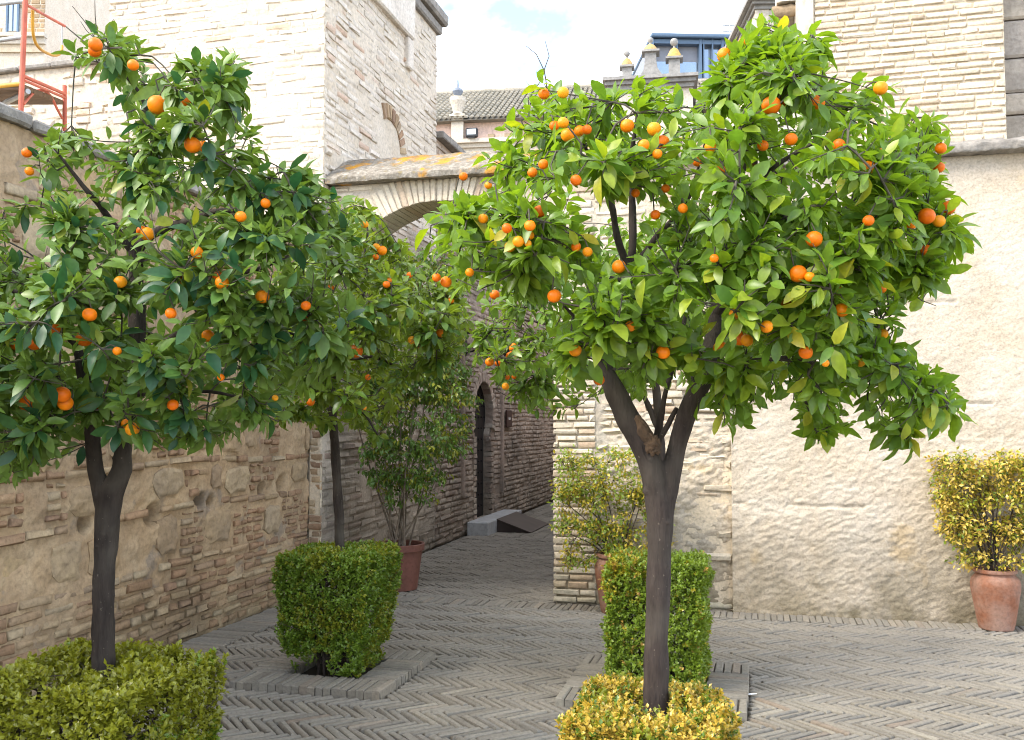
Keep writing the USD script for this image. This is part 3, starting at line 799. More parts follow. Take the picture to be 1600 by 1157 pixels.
def arch_keep(x, z):
    return ~((np.hypot(x - AX, z - AZ) < AR + .05) | ((x < XP + .03) & (z < AZ)))


def rough(x, z):
    e = np.clip((x + 1.42) / 0.08, 0, 1) * np.clip((2.9 - z) / 0.3, 0, 1)
    h = -0.006 + 0.020 * (fbm(np.stack([x * 3, z * 4, 0 * x], -1), 4, 61) - .5) + 0.012 * (fbm(np.stack([x * 13, z * 16, 0 * x], -1), 3, 62) - .5)
    er = -0.030 + 0.075 * (fbm(np.stack([x * 4, z * 5.5, 0 * x + 3], -1), 4, 63) - .5) + 0.02 * (fbm(np.stack([x * 13, z * 17, 0 * x], -1), 3, 64) - .5) + 0.034 * (fbm(np.stack([x * 23, z * 42, 0 * x], -1), 3, 66) - .5)
    return h * (1 - e) + er * e


add("mortar", sheet((0, YA, 0), UX, -UY, TX1, XA1, 0.0, 3.925, 0.0145, rough, arch_keep), "plaster", aw, smooth=True)
# voussoirs
nv_ = 62
an_ = (np.arange(nv_) + 0.5) / nv_ * math.pi
ring = rng.uniform(0.25, 0.29, nv_)
rad = AR + ring / 2
er, et = np.stack([np.cos(an_), 0 * an_, np.sin(an_)], 1), np.stack([-np.sin(an_), 0 * an_, np.cos(an_)], 1)
C = np.array([AX, YA, AZ]) + er * rad[:, None] + np.array([0, -1.0, 0]) * rng.normal(0.010, 0.004, nv_)[:, None]
sel = (C[:, 0] > TX1 + .02)
V = bricks(C[sel], er[sel], et[sel], -UY, ring[sel], math.pi * (AR + .03) / nv_ * rng.uniform(0.74, 0.90, sel.sum()), 0.50, 0.006, 0.003, rng)
emit("arch_brick", V, _BF, "cream_brick", aw, 62, 1.0)
ringcore = trimesh.creation.extrude_polygon(Point(AX, AZ).buffer(AR + .26, 64).difference(Point(AX, AZ).buffer(AR + .010, 64)).intersection(sbox(TX1 + .004, AZ, 0, 9)), 0.46, engine="earcut")
ringcore.vertices = np.stack([ringcore.vertices[:, 0], 9.05 - ringcore.vertices[:, 2], ringcore.vertices[:, 1]], 1)
ringcore.invert()
add("arch_mortar", ringcore, "cream_mortar", aw)
# neat pier bricks at the corner (their full depth makes the jamb) and broken courses beyond
A = courses(XP, -1.425, 0.0, 2.62, 0.0655, (0.20, 0.27), 0.015, rng, seed=4, wobble=0.002)
C = np.stack([A[:, 0], YA - rng.normal(0.016, 0.004, len(A)), A[:, 1]], 1)
V = bricks(C, UX, Z3, -UY, A[:, 2], A[:, 3], 0.45, 0.009, 0.003, rng)
emit("brick", V, _BF, "cream_brick", aw, 110, A[:, 2], "bricks", smooth=50)
A = courses(-1.425, XA1, 0.0, 3.92, 0.068, (0.15, 0.26, 0.28), 0.016, rng, seed=5)
p = np.clip(0.10 + 0.96 * (A[:, 1] - 0.95) / 0.6, 0.12, 0.85)
p = np.where(A[:, 1] > 2.4, 0.95, p)
A = A[rng.random(len(A)) < p]
C = np.stack([A[:, 0], YA - rng.normal(0.004, 0.008, len(A)) + np.where(A[:, 1] < 2.3, 0.018, 0), A[:, 1]], 1)
V = bricks(C, UX, Z3, -UY, A[:, 2], A[:, 3], 0.10, rng.uniform(0.008, 0.016, len(A)), 0.005, rng)
emit("brick", V, _BF, "cream_brick", aw, 150, A[:, 2], "bricks", smooth=50)
A = courses(TX1 + .01, -1.43, 2.62, 3.92, 0.068, (0.15, 0.26, 0.28), 0.016, rng, lambda x, z, l, h: np.hypot(x - AX, z - AZ) > AR + .36, seed=7)
C = np.stack([A[:, 0], YA - rng.normal(0.008, 0.004, len(A)), A[:, 1]], 1)
V = bricks(C, UX, Z3, -UY, A[:, 2], A[:, 3], 0.10, 0.009, 0.004, rng)
emit("brick", V, _BF, "cream_brick", aw, 40, A[:, 2], "bricks", smooth=50)


def strip(profile, x0, x1, res, amp, seed, freq=9.0):
    """A moulding along x: profile rows (y, z), broken up by noise."""
    p = np.asarray(profile, float)
    seg = np.r_[0, np.cumsum(np.linalg.norm(np.diff(p, axis=0), axis=1))]
    n = int(seg[-1] / res) + 2
    s = np.linspace(0, seg[-1], n)
    yy, zz = np.interp(s, seg, p[:, 0]), np.interp(s, seg, p[:, 1])
    xs = np.linspace(x0, x1, int((x1 - x0) / res) + 2)
    G = np.stack(np.broadcast_arrays(xs[:, None], yy[None], zz[None]), -1)
    D = np.stack([fbm(G * freq, 4, seed + q) - .5 for q in range(3)], -1) * amp
    D[..., 0] *= 0.2
    D[:, -1] = 0; D[:, 0] = 0
    G = G + D
    i, j = np.meshgrid(np.arange(len(xs) - 1), np.arange(n - 1), indexing="ij")
    a = (i * n + j).ravel()
    F = np.vstack([np.stack([a, a + n, a + n + 1], 1), np.stack([a, a + n + 1, a + 1], 1)])
    caps = []
    V = G.reshape(-1, 3)
    for e in (0, len(xs) - 1):
        c = len(V); V = np.vstack([V, G[e].mean(0)[None]])
        jj = np.arange(n - 1)
        f = np.stack([np.full(n - 1, c), e * n + jj + 1, e * n + jj], 1)
        caps.append(f if e == 0 else f[:, ::-1])
    M = tm(V, np.vstack([F] + caps))
    return M


cop = strip([(9.1, 3.93), (8.46, 3.93), (8.455, 3.985), (8.52, 4.03), (8.98, 4.29), (9.06, 4.29), (9.22, 4.12), (9.22, 3.93), (9.1, 3.93)], TX1 + .01, 0.02, 0.016, 0.034, 81)
add("coping", cop, "coping_lichen", aw, smooth=40)

# ------------------------------------------------------------------ plastered wall on the right
pw = thing("plastered_wall", "rough cream plastered wall across the right back of the court", "wall")
YP = 8.545
add("core", box(XA1 + .012, 7.5, YP + .03, 9.15, -0.1, 3.83), "plaster", pw)
lifts = (0.92, 1.78, 2.62)


def plaster_disp(x, z):
    p = np.stack([x, z, 0 * x], -1)
    h = 0.007 * (fbm(p * [7, 12, 1], 3, 91) - .5) + 0.025 * (fbm(p * [23, 44, 1], 3, 92) - .5) + 0.028 * (fbm(p * [1.4, 2.0, 1], 3, 93) - .5)
    amp = np.clip((2.9 - z) / 2.2, 0.35, 1.0)
    h = h * amp
    for l in lifts:
        w = l + 0.03 * (fbm(np.stack([x * 1.2, 0 * x + l, 0 * x], -1), 3, 94) - .5)
        h = h - 0.016 * np.exp(-((z - w) / 0.012) ** 2) * (fbm(np.stack([x * 3, 0 * x + l * 7, 0 * x], -1), 2, 95) > .50)
    foot = np.clip((0.5 - z) / 0.5, 0, 1)
    h = h + 0.012 * foot
    return h - 0.006


add("plaster_face", sheet((0, YP, 0), UX, -UY, XA1, 6.0, -0.02, 3.83, 0.0135, plaster_disp), "plaster", pw, smooth=True)
add("edge_return", box(XA1, XA1 + .0115, YP + .006, YA + .06, -0.05, 3.82), "plaster", pw)
cop = strip([(9.0, 3.83), (8.43, 3.832), (8.425, 3.90), (8.50, 3.945), (8.78, 3.975), (9.0, 3.975), (9.0, 3.83)], 0.03, 6.0, 0.02, 0.045, 86, 14)
add("coping", cop, "coping_gray", pw, smooth=40)

# ---- brick building above it
rng = np.random.default_rng(51)
rb = thing("brick_building", "cream brick upper building rising above the right plastered wall", "building")
BX0, BX1, BY, BZ = 0.51, 2.03, 8.66, 7.2
add("core", box(BX0 + .02, BX1 - .012, BY + .035, 11.5, 3.9, BZ), "cream_mortar", rb)
add("mortar", sheet((0, BY, 0), UX, -UY, BX0, BX1, 3.92, BZ, 0.03, lambda x, z: -0.004 + 0.016 * (fbm(np.stack([x * 4, z * 6, 0 * x], -1), 4, 71) - .5)), "cream_mortar", rb, smooth=True)
A = courses(BX0, BX1, 3.97, BZ, 0.0565, (0.14, 0.15, 0.27, 0.29), 0.016, rng, seed=12, wobble=0.002)
C = np.stack([A[:, 0], BY - rng.normal(0.012, 0.003, len(A)), A[:, 1]], 1)
V = bricks(C, UX, Z3, -UY, A[:, 2], A[:, 3], 0.06, rng.uniform(0.006, 0.011, len(A)), 0.0028, rng)
emit("brick", V, _BF, "cream_brick", rb, 300, A[:, 2], "bricks", smooth=50)
pil = sheet((0, BY - .02, 0), UX, -UY, 0.36, 0.508, 3.92, BZ, 0.012, lambda x, z: 0.02 * (fbm(np.stack([x * 24, z * 9, 0 * x], -1), 4, 75) - .5))
add("plaster_pilaster", cat([pil, box(0.36, 0.508, BY, 9.3, 3.9, BZ)]), "pale_stucco", rb, smooth=30)
pil = sheet((0, BY - .02, 0), UX, -UY, 0.20, 0.357, 5.335, BZ, 0.012, lambda x, z: 0.02 * (fbm(np.stack([x * 24, z * 9, 0 * x], -1), 4, 76) - .5))
add("plaster_pilaster", cat([pil, box(0.20, 0.357, BY, 9.3, 5.335, BZ)]), "pale_stucco", rb, smooth=30)
bm = tube(resample([(0.16, BY + .06, 5.275, .052), (0.25, BY + .06, 5.277, .055), (0.358, BY + .06, 5.278, .055)], .03), 10, bumps=0.2, seed=4)
add("beam_end", bm, "old_brick", rb, smooth=40)
gs = thing("stone_building", "grey stone block wall at the right edge above the coping", "building")
add("core", box(BX1 + .002, 5.0, 8.99, 11.5, 3.9, 7.2), "old_mortar", gs)
rng = np.random.default_rng(52)
zz = 3.98
while zz < 7.1:
    h = rng.uniform(0.18, 0.34)
    xx = BX1 + .004
    while xx < 4.4:
        ln = rng.uniform(0.25, 0.55)
        b = chamfer_box(xx + .006, xx + ln - .006, 8.93 + rng.uniform(-.012, .012), 9.06, zz + .006, zz + h - .006, .02)
        add("stone_block", b, "gray_stone", gs)
        xx += ln
    zz += h

# ------------------------------------------------------------------ passage wall with the door
rng = np.random.default_rng(61)
ps = thing("passage_wall", "shaded brown brick wall with dark arched doorway deep in the passage", "wall")
DY0, DY1 = 13.70, 14.50
DC, DR = (DY0 + DY1) / 2, 0.50
door_shape = sbox(DY0, 0.16, DY1, 1.45).union(Point(DC, 1.72).buffer(DR, 32).intersection(sbox(DY0 - 1, 1.36, DY1 + 1, 4)))
poly = sbox(11.805, -0.1, 26.0, 5.34).difference(door_shape.buffer(0.012))
core = trimesh.creation.extrude_polygon(poly, 0.62, engine="earcut")          # y, z, depth
core.vertices = np.stack([XL - 0.03 - core.vertices[:, 2], core.vertices[:, 0], core.vertices[:, 1]], 1)
add("core", core, "passage_brick", ps)
shapely.prepare(door_shape)
keepm = lambda y, z: ~shapely.contains_xy(door_shape.buffer(0.02), y, z)
add("mortar", sheet((XL, 0, 0), UY, UX, 11.8, 22, 0, 5.34, 0.04, lambda y, z: -0.012 + 0.03 * (fbm(np.stack([y * 2, z * 3, 0 * y], -1), 4, 101) - .5), keepm), "passage_brick", ps, smooth=True)
A = courses(11.8, 22, 0.0, 5.3, 0.074, (0.15, 0.29), 0.013, rng, lambda y, z, l, h: ~shapely.intersects_xy(door_shape.buffer(0.05), y, z), drop=0.05, seed=14)
ex = shapely.contains_xy(door_shape.buffer(0.12), A[:, 0], A[:, 1])
A = A[~ex]
C = np.stack([XL + rng.normal(0.004, 0.004, len(A)), A[:, 0], A[:, 1]], 1)
V = bricks(C, UY, Z3, UX, A[:, 2], A[:, 3], 0.07, 0.012, 0.004, rng)
px, py, d = project(C)
emit("brick", V, _BF, "passage_brick", ps, 60, A[:, 2] * ((px > 560) & (px < 866) & (A[:, 1] < 2.4)), "bricks", smooth=50)
# jambs: bricks standing round the opening
jb = []
for zc in np.arange(0.20, 1.40, 0.082):
    for yy in (DY0 - 0.07, DY1 + 0.07):
        jb.append((yy, zc, 0.0, 0.14))
for a in np.linspace(-0.35, math.pi + 0.35, 33):
    jb.append((DC + math.cos(a) * (DR + .075), 1.72 + math.sin(a) * (DR + .075), a, 0.15))
jb = np.array(jb)
V = bricks(np.stack([np.full(len(jb), XL + .016) + rng.normal(0, .004, len(jb)), jb[:, 0], jb[:, 1]], 1), np.stack([0 * jb[:, 2], np.cos(jb[:, 2]), np.sin(jb[:, 2])], 1),
           np.stack([0 * jb[:, 2], -np.sin(jb[:, 2]), np.cos(jb[:, 2])], 1), UX, jb[:, 3], np.full(len(jb), 0.07), 0.115, 0.008, 0.004, rng)
emit("jamb_brick", V, _BF, "passage_brick", ps, 64, 1.0)
dp = path_for("door", ps)
UsdGeom.Xform.Define(stage, dp)
leafp = door_shape.buffer(0.02)
for k in range(6):
    y0, y1 = DY0 - .10 + k * 0.207, DY0 - .10 + (k + 1) * 0.207
    s = leafp.intersection(sbox(y0 + .003, -1, y1 - .003, 5))
    if s.is_empty:
        continue
    pl = trimesh.creation.extrude_polygon(s if s.geom_type == "Polygon" else max(s.geoms, key=lambda g: g.area), 0.05, engine="earcut")
    pl.vertices = np.stack([XL - 0.12 - pl.vertices[:, 2], pl.vertices[:, 0], pl.vertices[:, 1]], 1)
    add("plank", pl, "door_wood", dp)
studs = []
for zc in np.arange(0.32, 2.3, 0.17):
    for k in range(7):
        yc = DY0 + .04 + k * 0.16
        if door_shape.contains(Point(yc, zc)):
            s = trimesh.creation.icosphere(1, 0.018); s.vertices *= [0.6, 1, 1]; s.apply_translation((XL - 0.115, yc, zc)); studs.append(s)
add("iron_studs", cat(studs), "iron", dp, smooth=True)
for yy in (12.95, 15.08):
    add("frame_band", chamfer_box(XL - .02, XL + .045, yy, yy + .09, 0.55 if yy < 14 else 0.45, 2.72, .01), "passage_brick", ps)
add("frame_band", chamfer_box(XL - .02, XL + .045, 12.95, 15.17, 2.725, 2.81, .01), "passage_brick", ps)
for k, yy in enumerate(np.arange(11.82, 26, 0.30)):
    t = rng.uniform(-.012, .012)
    add("coping_tile", chamfer_box(XL - .72, XL + .10 + t, yy + .004, yy + .292, 5.345, 5.43 + t, .012), "coping_gray", ps)
# end and far side of the passage
pe = thing("passage_end_wall", "dim brick wall closing the far end of the passage", "wall")
add("core", box(XL - .5, -1.0, 26.01, 26.5, -0.1, 4.6), "passage_brick", pe)
pr = thing("passage_side_wall", "brick wall hidden behind the arch pier, right side of the passage", "wall")
add("core", box(XP + .03, -1.30, 9.11, 26.0, -0.1, 4.0), "passage_brick", pr)
add("brick_face", sheet((XP + .02, 0, 0), UY, -UX, 9.11, 26, 0, 4.0, 0.10, lambda y, z: 0.03 * (fbm(np.stack([y * 3, z * 8, 0 * y], -1), 3, 111) - .5)), "passage_brick", pr)

stp = thing("door_step", "pale grey marble step block below the dark arched door", "step")
add("step_block", chamfer_box(XL + .03, XL + .34, 13.16, 15.15, -0.04, 0.185, .012), "marble_step", stp)
rp = thing("ramp_plate", "dark brown steel ramp plate leaning against the marble step", "ramp")
w0 = np.array([(XL + .342, 13.62, 0.19), (XL + .342, 14.80, 0.19), (XL + .86, 14.83, 0.012), (XL + .86, 13.60, 0.012)])
V = np.vstack([w0, w0 - [0, 0, 0.012]])
add("plate", tm(V, [(0, 2, 1), (0, 3, 2), (4, 5, 6), (4, 6, 7), (0, 1, 5), (0, 5, 4), (1, 2, 6), (1, 6, 5), (2, 3, 7), (2, 7, 6), (3, 0, 4), (3, 4, 7)]), "ramp_steel", rp)
for yy in (13.63, 14.75):
    V = np.array([(XL + .346, yy, 0.172), (XL + .84, yy, 0.0), (XL + .346, yy, 0.0), (XL + .346, yy + .03, 0.172), (XL + .84, yy + .03, 0.0), (XL + .346, yy + .03, 0.0)])
    add("side_plate", tm(V, [(0, 2, 1), (3, 4, 5), (0, 1, 4), (0, 4, 3), (1, 2, 5), (1, 5, 4), (2, 0, 3), (2, 3, 5)]), "ramp_steel", rp)
sg = thing("wall_plaque", "small dark brown square plaque on brick right of the passage door", "plaque")
add("board", chamfer_box(XL + .022, XL + .05, 15.33, 15.66, 1.52, 1.80, .006), "plaque_brown", sg)
for k, (zz, y0, y1) in enumerate(((1.665, 15.42, 15.57), (1.645, 15.44, 15.55))):
    add("print_line", box(XL + .0505, XL + .052, y0, y1, zz - .007, zz + .005), "white_print", sg)
ln = thing("wall_lantern", "black iron wall bracket above the door, half hidden by leaves", "lantern")
add("bracket", cat([box(XL + .02, XL + .75, 13.02, 13.06, 2.86, 2.90), box(XL + .02, XL + .05, 13.0, 13.08, 2.55, 3.0)]), "iron", ln)
add("bracket", tube(resample([(XL + .04, 13.04, 2.58, .012), (XL + .25, 13.04, 2.66, .012), (XL + .42, 13.04, 2.85, .012)], .03), 6), "iron", ln)
add("lantern_body", lathe([(0, 2.52), (.05, 2.53), (.09, 2.60), (.105, 2.78), (.06, 2.83), (.012, 2.86), (0, 2.862)], 6, (XL + .66, 13.04, 0)), "iron", ln)

# ------------------------------------------------------------------ buildings far behind
# pink building with the tiled roof
O = at(674, 232, 30.0)
ang = math.radians(14.4 - 8.0)
E1 = np.array([math.cos(ang), math.sin(ang), 0]); E2 = np.array([-math.sin(ang), math.cos(ang), 0])


def local(o, e1, e2):
    def f(m):
        m = m.copy()
        m.vertices = o[:2].tolist() + [0] + m.vertices[:, :1] * e1 + m.vertices[:, 1:2] * e2 + m.vertices[:, 2:] * Z3
        return m
    return f


PK = local(O, E1, E2)
pk = thing("pink_building", "pink stuccoed building with grey clay tiled roof behind the arch", "building")
zc, ze = 10.24, 10.86
add("wall", PK(box(-9, 16, 0, 6, -0.1, ze)), "pink_stucco", pk)
add("cornice", PK(cat([box(-9, 16, -0.30, -.003, zc - .09, zc + .03), box(-9, 16, -0.20, -.003, zc - .22, zc - .093), box(-9, 16, -.12, -.003, zc - .42, zc - .223)])), "pale_stucco", pk)
roof = tm(PK(box(-9.2, 16.2, 0, 1, 0, 1)).vertices * 0, [[0, 1, 2]])
V = np.array([(-9.2, -.32, ze - .02), (16.2, -.32, ze - .02), (16.2, 4.2, ze + 2.36), (-9.2, 4.2, ze + 2.36), (-9.2, 4.2, ze - .02), (16.2, 4.2, ze - .02)])
add("roof_deck", PK(tm(V, [(0, 1, 2), (0, 2, 3), (0, 3, 4), (1, 5, 2), (3, 2, 5), (3, 5, 4), (0, 4, 5), (0, 5, 1)])), "roof_tile", pk)
rng = np.random.default_rng(71)
tiles, big = [], []
slope = math.atan2(2.38, 4.52)
th = np.linspace(0, math.pi, 6)
ci = 0
for xx in np.arange(-9.0, 16.1, 0.172):
    for r in range(14):
        s0, s1 = r * 0.365, r * 0.365 + 0.42
        pr_ = []
        for s, R, lift in ((s0, 0.066, 0.050), (s1, 0.052, 0.012)):
            for a in th:
                pr_.append((xx + R * math.cos(a) + rng.normal(0, .006), -.34 + s * math.cos(slope) - R * math.sin(a) * math.sin(slope), ze + s * math.sin(slope) + R * math.sin(a) * math.cos(slope) + lift))
        F = []
        for q in range(5):
            F += [(q, 6 + q, 7 + q), (q, 7 + q, q + 1)]
        F += [(0, 1, 2), (0, 2, 3), (0, 3, 4), (0, 4, 5)]
        tiles.append(tm(pr_, F))
add("roof_tiles", PK(cat(tiles)), "roof_tile", pk, kind="stuff")
ridge = tube([(-9.2, 4.2, ze + 2.40, .12), (16.2, 4.2, ze + 2.40, .12)], 8)
add("ridge_tiles", PK(ridge), "roof_tile", pk)
fx = (717 - 674) / FPX * 30.2 + .0
add("pedestal", PK(cat([box(fx - .19, fx + .19, -.24, .2, zc + .032, zc + .75), box(fx - .24, fx + .24, -.30, .2, zc + .753, zc + .82), lathe([(0, zc + .823), (.19, zc + .823), (.14, zc + .9), (.20, zc + 1.12), (.25, zc + 1.24), (.25, zc + 1.36), (0, zc + 1.37)], 24, (fx, -.15, 0))])), "pale_stucco", pk)
add("finial", PK(lathe([(0, zc + 1.372), (.09, zc + 1.38), (.06, zc + 1.42), (.13, zc + 1.48), (.17, zc + 1.56), (.14, zc + 1.63), (.06, zc + 1.68), (.03, zc + 1.72), (.015, zc + 1.95), (0, zc + 1.96)], 20, (fx, -.15, 0))), "blue_glaze", pk, smooth=40)
dn = []
for xx in np.arange(-6, 12, 0.52):
    if abs(xx - fx) > .5:
        dn.append(box(xx, xx + .19, -.05, -.004, zc + .06, zc + .22))
add("vent_slots", PK(cat(dn)), "old_brick", pk, kind="stuff")
fl = thing("floodlight", "black floodlight on the cornice of the pink building", "floodlight")
gx_ = (741 - 674) / FPX * 30.0
add("housing", PK(chamfer_box(gx_ - .19, gx_ + .19, -.38, -.24, zc + .05, zc + .34, .03)), "lamp_black", fl)
add("lens", PK(box(gx_ - .14, gx_ + .14, -.386, -.381, zc + .13, zc + .30)), "lamp_lens", fl)
add("foot", PK(box(gx_ - .1, gx_ + .1, -.38, -.1, zc + .031, zc + .058)), "lamp_black", fl)

# stepped church parapet with three finials
O = at(1012, 200, 27.0)
ang = math.radians(14.4 - 9)
E1 = np.array([math.cos(ang), math.sin(ang), 0]); E2 = np.array([-math.sin(ang), math.cos(ang), 0])
CH = local(O, E1, E2)
zpx = lambda py: CAM_H + (655 - py) / FPX * 27.0
xpx = lambda px: (px - 1012) / FPX * 27.0
ch = thing("gable_parapet", "old cream gable with three ball finials above the right tree", "building")
add("wall", CH(box(xpx(950), xpx(1082), 0, 2.5, -0.1, zpx(140))), "pale_stucco", ch)
add("cornice", CH(cat([box(xpx(943), xpx(1090), -.30, 2.6, zpx(127), zpx(122)), box(xpx(946), xpx(1087), -.2, 2.55, zpx(133), zpx(127) - .003), box(xpx(949), xpx(1084), -.1, 2.52, zpx(140) + .003, zpx(133) - .003)])), "weathered_cap", ch)
bell = Polygon([(xpx(990), zpx(121.5)), (xpx(999), zpx(118)), (xpx(1006), zpx(106)), (xpx(1008), zpx(92)), (xpx(1008), zpx(80)), (xpx(1026), zpx(80)), (xpx(1026), zpx(92)), (xpx(1028), zpx(104)), (xpx(1036), zpx(116)), (xpx(1046), zpx(121.5))])
g = trimesh.creation.extrude_polygon(bell, 0.5, engine="earcut")
g.vertices = np.stack([g.vertices[:, 0], 0.6 - g.vertices[:, 2], g.vertices[:, 1]], 1); g.invert()
add("gable", CH(g), "weathered_cap", ch)


def finial(x, ztop, zcap, zbase, w):
    parts_ = path_for("finial", ch)
    UsdGeom.Xform.Define(stage, parts_)
    if zbase < zcap - .05:
        add("pedestal", CH(box(x - w * .75, x + w * .75, .1, .1 + 1.5 * w, zbase, zcap - .06)), "weathered_cap", parts_)
    add("slab", CH(box(x - w * 1.15, x + w * 1.15, .1 - .4 * w, .1 + 1.9 * w, zcap - .057, zcap)), "weathered_cap", parts_)
    hgt = ztop - zcap
    c = (x, .1 + .75 * w, 0)
    add("cap", CH(lathe([(0, zcap + .002), (w, zcap + .002), (w * .95, zcap + hgt * .15), (w * .55, zcap + hgt * .42), (w * .3, zcap + hgt * .5), (0, zcap + hgt * .51)], 16, c)), "lichen_cap", parts_, smooth=40)
    b = trimesh.creation.icosphere(2, hgt * .19); b.apply_translation((c[0], c[1], ztop - hgt * .19))
    add("ball", CH(cat([b, lathe([(0, zcap + hgt * .48), (w * .18, zcap + hgt * .48), (w * .14, ztop - hgt * .3), (0, ztop - hgt * .3)], 10, c)])), "weathered_cap", parts_, smooth=40)


finial(xpx(980), zpx(71), zpx(97), zpx(121.7), 0.18)
finial(xpx(1017), zpx(51), zpx(75), zpx(79.8), 0.22)
finial(xpx(1054), zpx(55), zpx(88), zpx(121.7), 0.21)

# modern glazed building
O = at(1020, 60, 44.0)
E1 = np.array([math.cos(math.radians(17)), math.sin(math.radians(17)), 0]); E2 = np.array([-E1[1], E1[0], 0])
GL = local(O, E1, E2)
zg = lambda py: CAM_H + (655 - py) / FPX * 44.0
xg = lambda px: (px - 1020) / FPX * 44.0 * 1.0
gb = thing("glass_building", "modern blue grey framed glass building behind the gable parapet", "building")
add("body", GL(box(xg(1018), xg(1240), 0.35, 12, -0.1, zg(62))), "gray_panel", gb)
add("roof_edge", GL(chamfer_box(xg(1016), xg(1242), -.25, 12.2, zg(61), zg(55), .04)), "blue_steel", gb)
for px_, w in ((1019, 6), (1058, 2), (1095, 5), (1100, 2), (1114, 2), (1130, 5), (1150, 3), (1172, 3), (1195, 4), (1220, 3), (1238, 3)):
    add("mullion", GL(box(xg(px_) - w * .012, xg(px_) + w * .012, -.05, .345, -0.05, zg(61) - .003)), "blue_steel", gb)
for py_ in (63.5, 124, 175, 225):
    add("transom", GL(box(xg(1016), xg(1242), -.02, .343, zg(py_) - .16, zg(py_) + .04)), "blue_steel", gb)
for (a, b, c_, d_) in ((1022, 1056, 94, 122), (1060, 1092, 94, 122), (1101, 1113, 64, 122), (1115, 1128, 64, 122), (1133, 1148, 64, 122), (1152, 1170, 94, 122), (1022, 1056, 127, 172), (1060, 1092, 127, 172), (1101, 1128, 127, 172), (1133, 1170, 127, 172)):
    add("pane", GL(box(xg(a), xg(b), .30, .3475, zg(d_), zg(c_))), "window_glass", gb)
rail = [tube([(xg(1142 + k * 9), 1.0, zg(55), .03), (xg(1142 + k * 9), 1.0, zg(24), .03)], 6) for k in range(6)]
rail += [tube([(xg(1140), 1.0, zg(p), .025), (xg(1190), 1.0, zg(p), .025)], 6) for p in (24, 34, 44)]
add("roof_railing", GL(cat(rail)), "galvanised", gb)

# cream cornice building right of it
O = at(1190, 60, 17.0)
E1 = np.array([math.cos(math.radians(12)), math.sin(math.radians(12)), 0]); E2 = np.array([-E1[1], E1[0], 0])
CB = local(O, E1, E2)
zq = lambda py: CAM_H + (655 - py) / FPX * 17.0
xq = lambda px: (px - 1190) / FPX * 17.0
cb = thing("cornice_building", "cream building corner with stepped cornice behind the right tree top", "building")
add("wall", CB(box(xq(1182), xq(1330), 0, 4, -0.1, zq(16))), "pale_stucco", cb)
add("cornice", CB(cat([box(xq(1182) - .04, xq(1330), -.05, 4, zq(16) + .003, zq(10)), box(xq(1182) - .09, xq(1330), -.12, 4, zq(10) + .003, zq(5)), box(xq(1182) - .17, xq(1330), -.2, 4, zq(5) + .003, zq(-1))])), "weathered_cap", cb)
add("quoin", CB(box(xq(1182) - .02, xq(1182) + .22, -.02, -.002, -.05, zq(16))), "pale_stucco", cb)

# brick house far left with a window
O = at(70, 60, 21.0)
E1 = np.array([math.cos(math.radians(14.4)), math.sin(math.radians(14.4)), 0]); E2 = np.array([-E1[1], E1[0], 0])
FH = local(O, E1, E2)
zf = lambda py: CAM_H + (655 - py) / FPX * 21.0
xf = lambda px: (px - 70) / FPX * 21.0
fh = thing("brick_house", "brown brick house with tall window in the upper left corner", "building")
add("wall", FH(box(xf(-160), 0, 0, 5, -.1, zf(-160))), "washed_mortar", fh)
rng = np.random.default_rng(77)
A = courses(xf(-60), 0.0, zf(60), zf(-60), 0.105, (0.22, 0.24, 0.46), 0.022, rng, lambda x, z, l, h: ~((x > xf(10) - l / 2) & (x < xf(29) + l / 2) & (z < zf(-30))), seed=21)
V = bricks(np.stack([A[:, 0], np.full(len(A), -.012), A[:, 1]], 1), UX, Z3, -UY, A[:, 2], A[:, 3], 0.04, 0.01, 0.002, rng)
add("bricks", FH(vmesh(V)), "old_brick", fh, kind="stuff")
wn = path_for("window", fh); UsdGeom.Xform.Define(stage, wn)
add("pane", FH(box(xf(13), xf(27), -.02, -.003, zf(50), zf(-30))), "window_glass", wn)
add("frame", FH(cat([box(xf(10), xf(13) - .003, -.05, -.003, zf(52), zf(-30)), box(xf(27) + .003, xf(30), -.05, -.003, zf(52), zf(-30)), box(xf(19.5), xf(20.5), -.04, -.021, zf(50), zf(-30))])), "blue_steel", wn)
add("ledge", FH(cat([box(xf(-160), .06, -.18, -.003, zf(62), zf(56)), box(xf(-160), .04, -.10, -.003, zf(72), zf(62) - .003)])), "pale_stucco", fh)
add("sill_plinth", FH(box(xf(-160), .02, -.05, -.003, zf(84), zf(72) - .003)), "cream_mortar", fh)

# ------------------------------------------------------------------ scaffold on the terrace behind the left wall
D = 8.6
sc_ = thing("scaffold", "red tubular scaffold frame with plank deck behind the left wall", "scaffold")


def pipe(name, pts, r, mat, smooth=40, n=10):
    P = [np.r_[at(x, y, D + dd), r] for x, y, dd in pts]
    add(name, tube(resample(P, .05), n), mat, sc_, smooth=smooth)


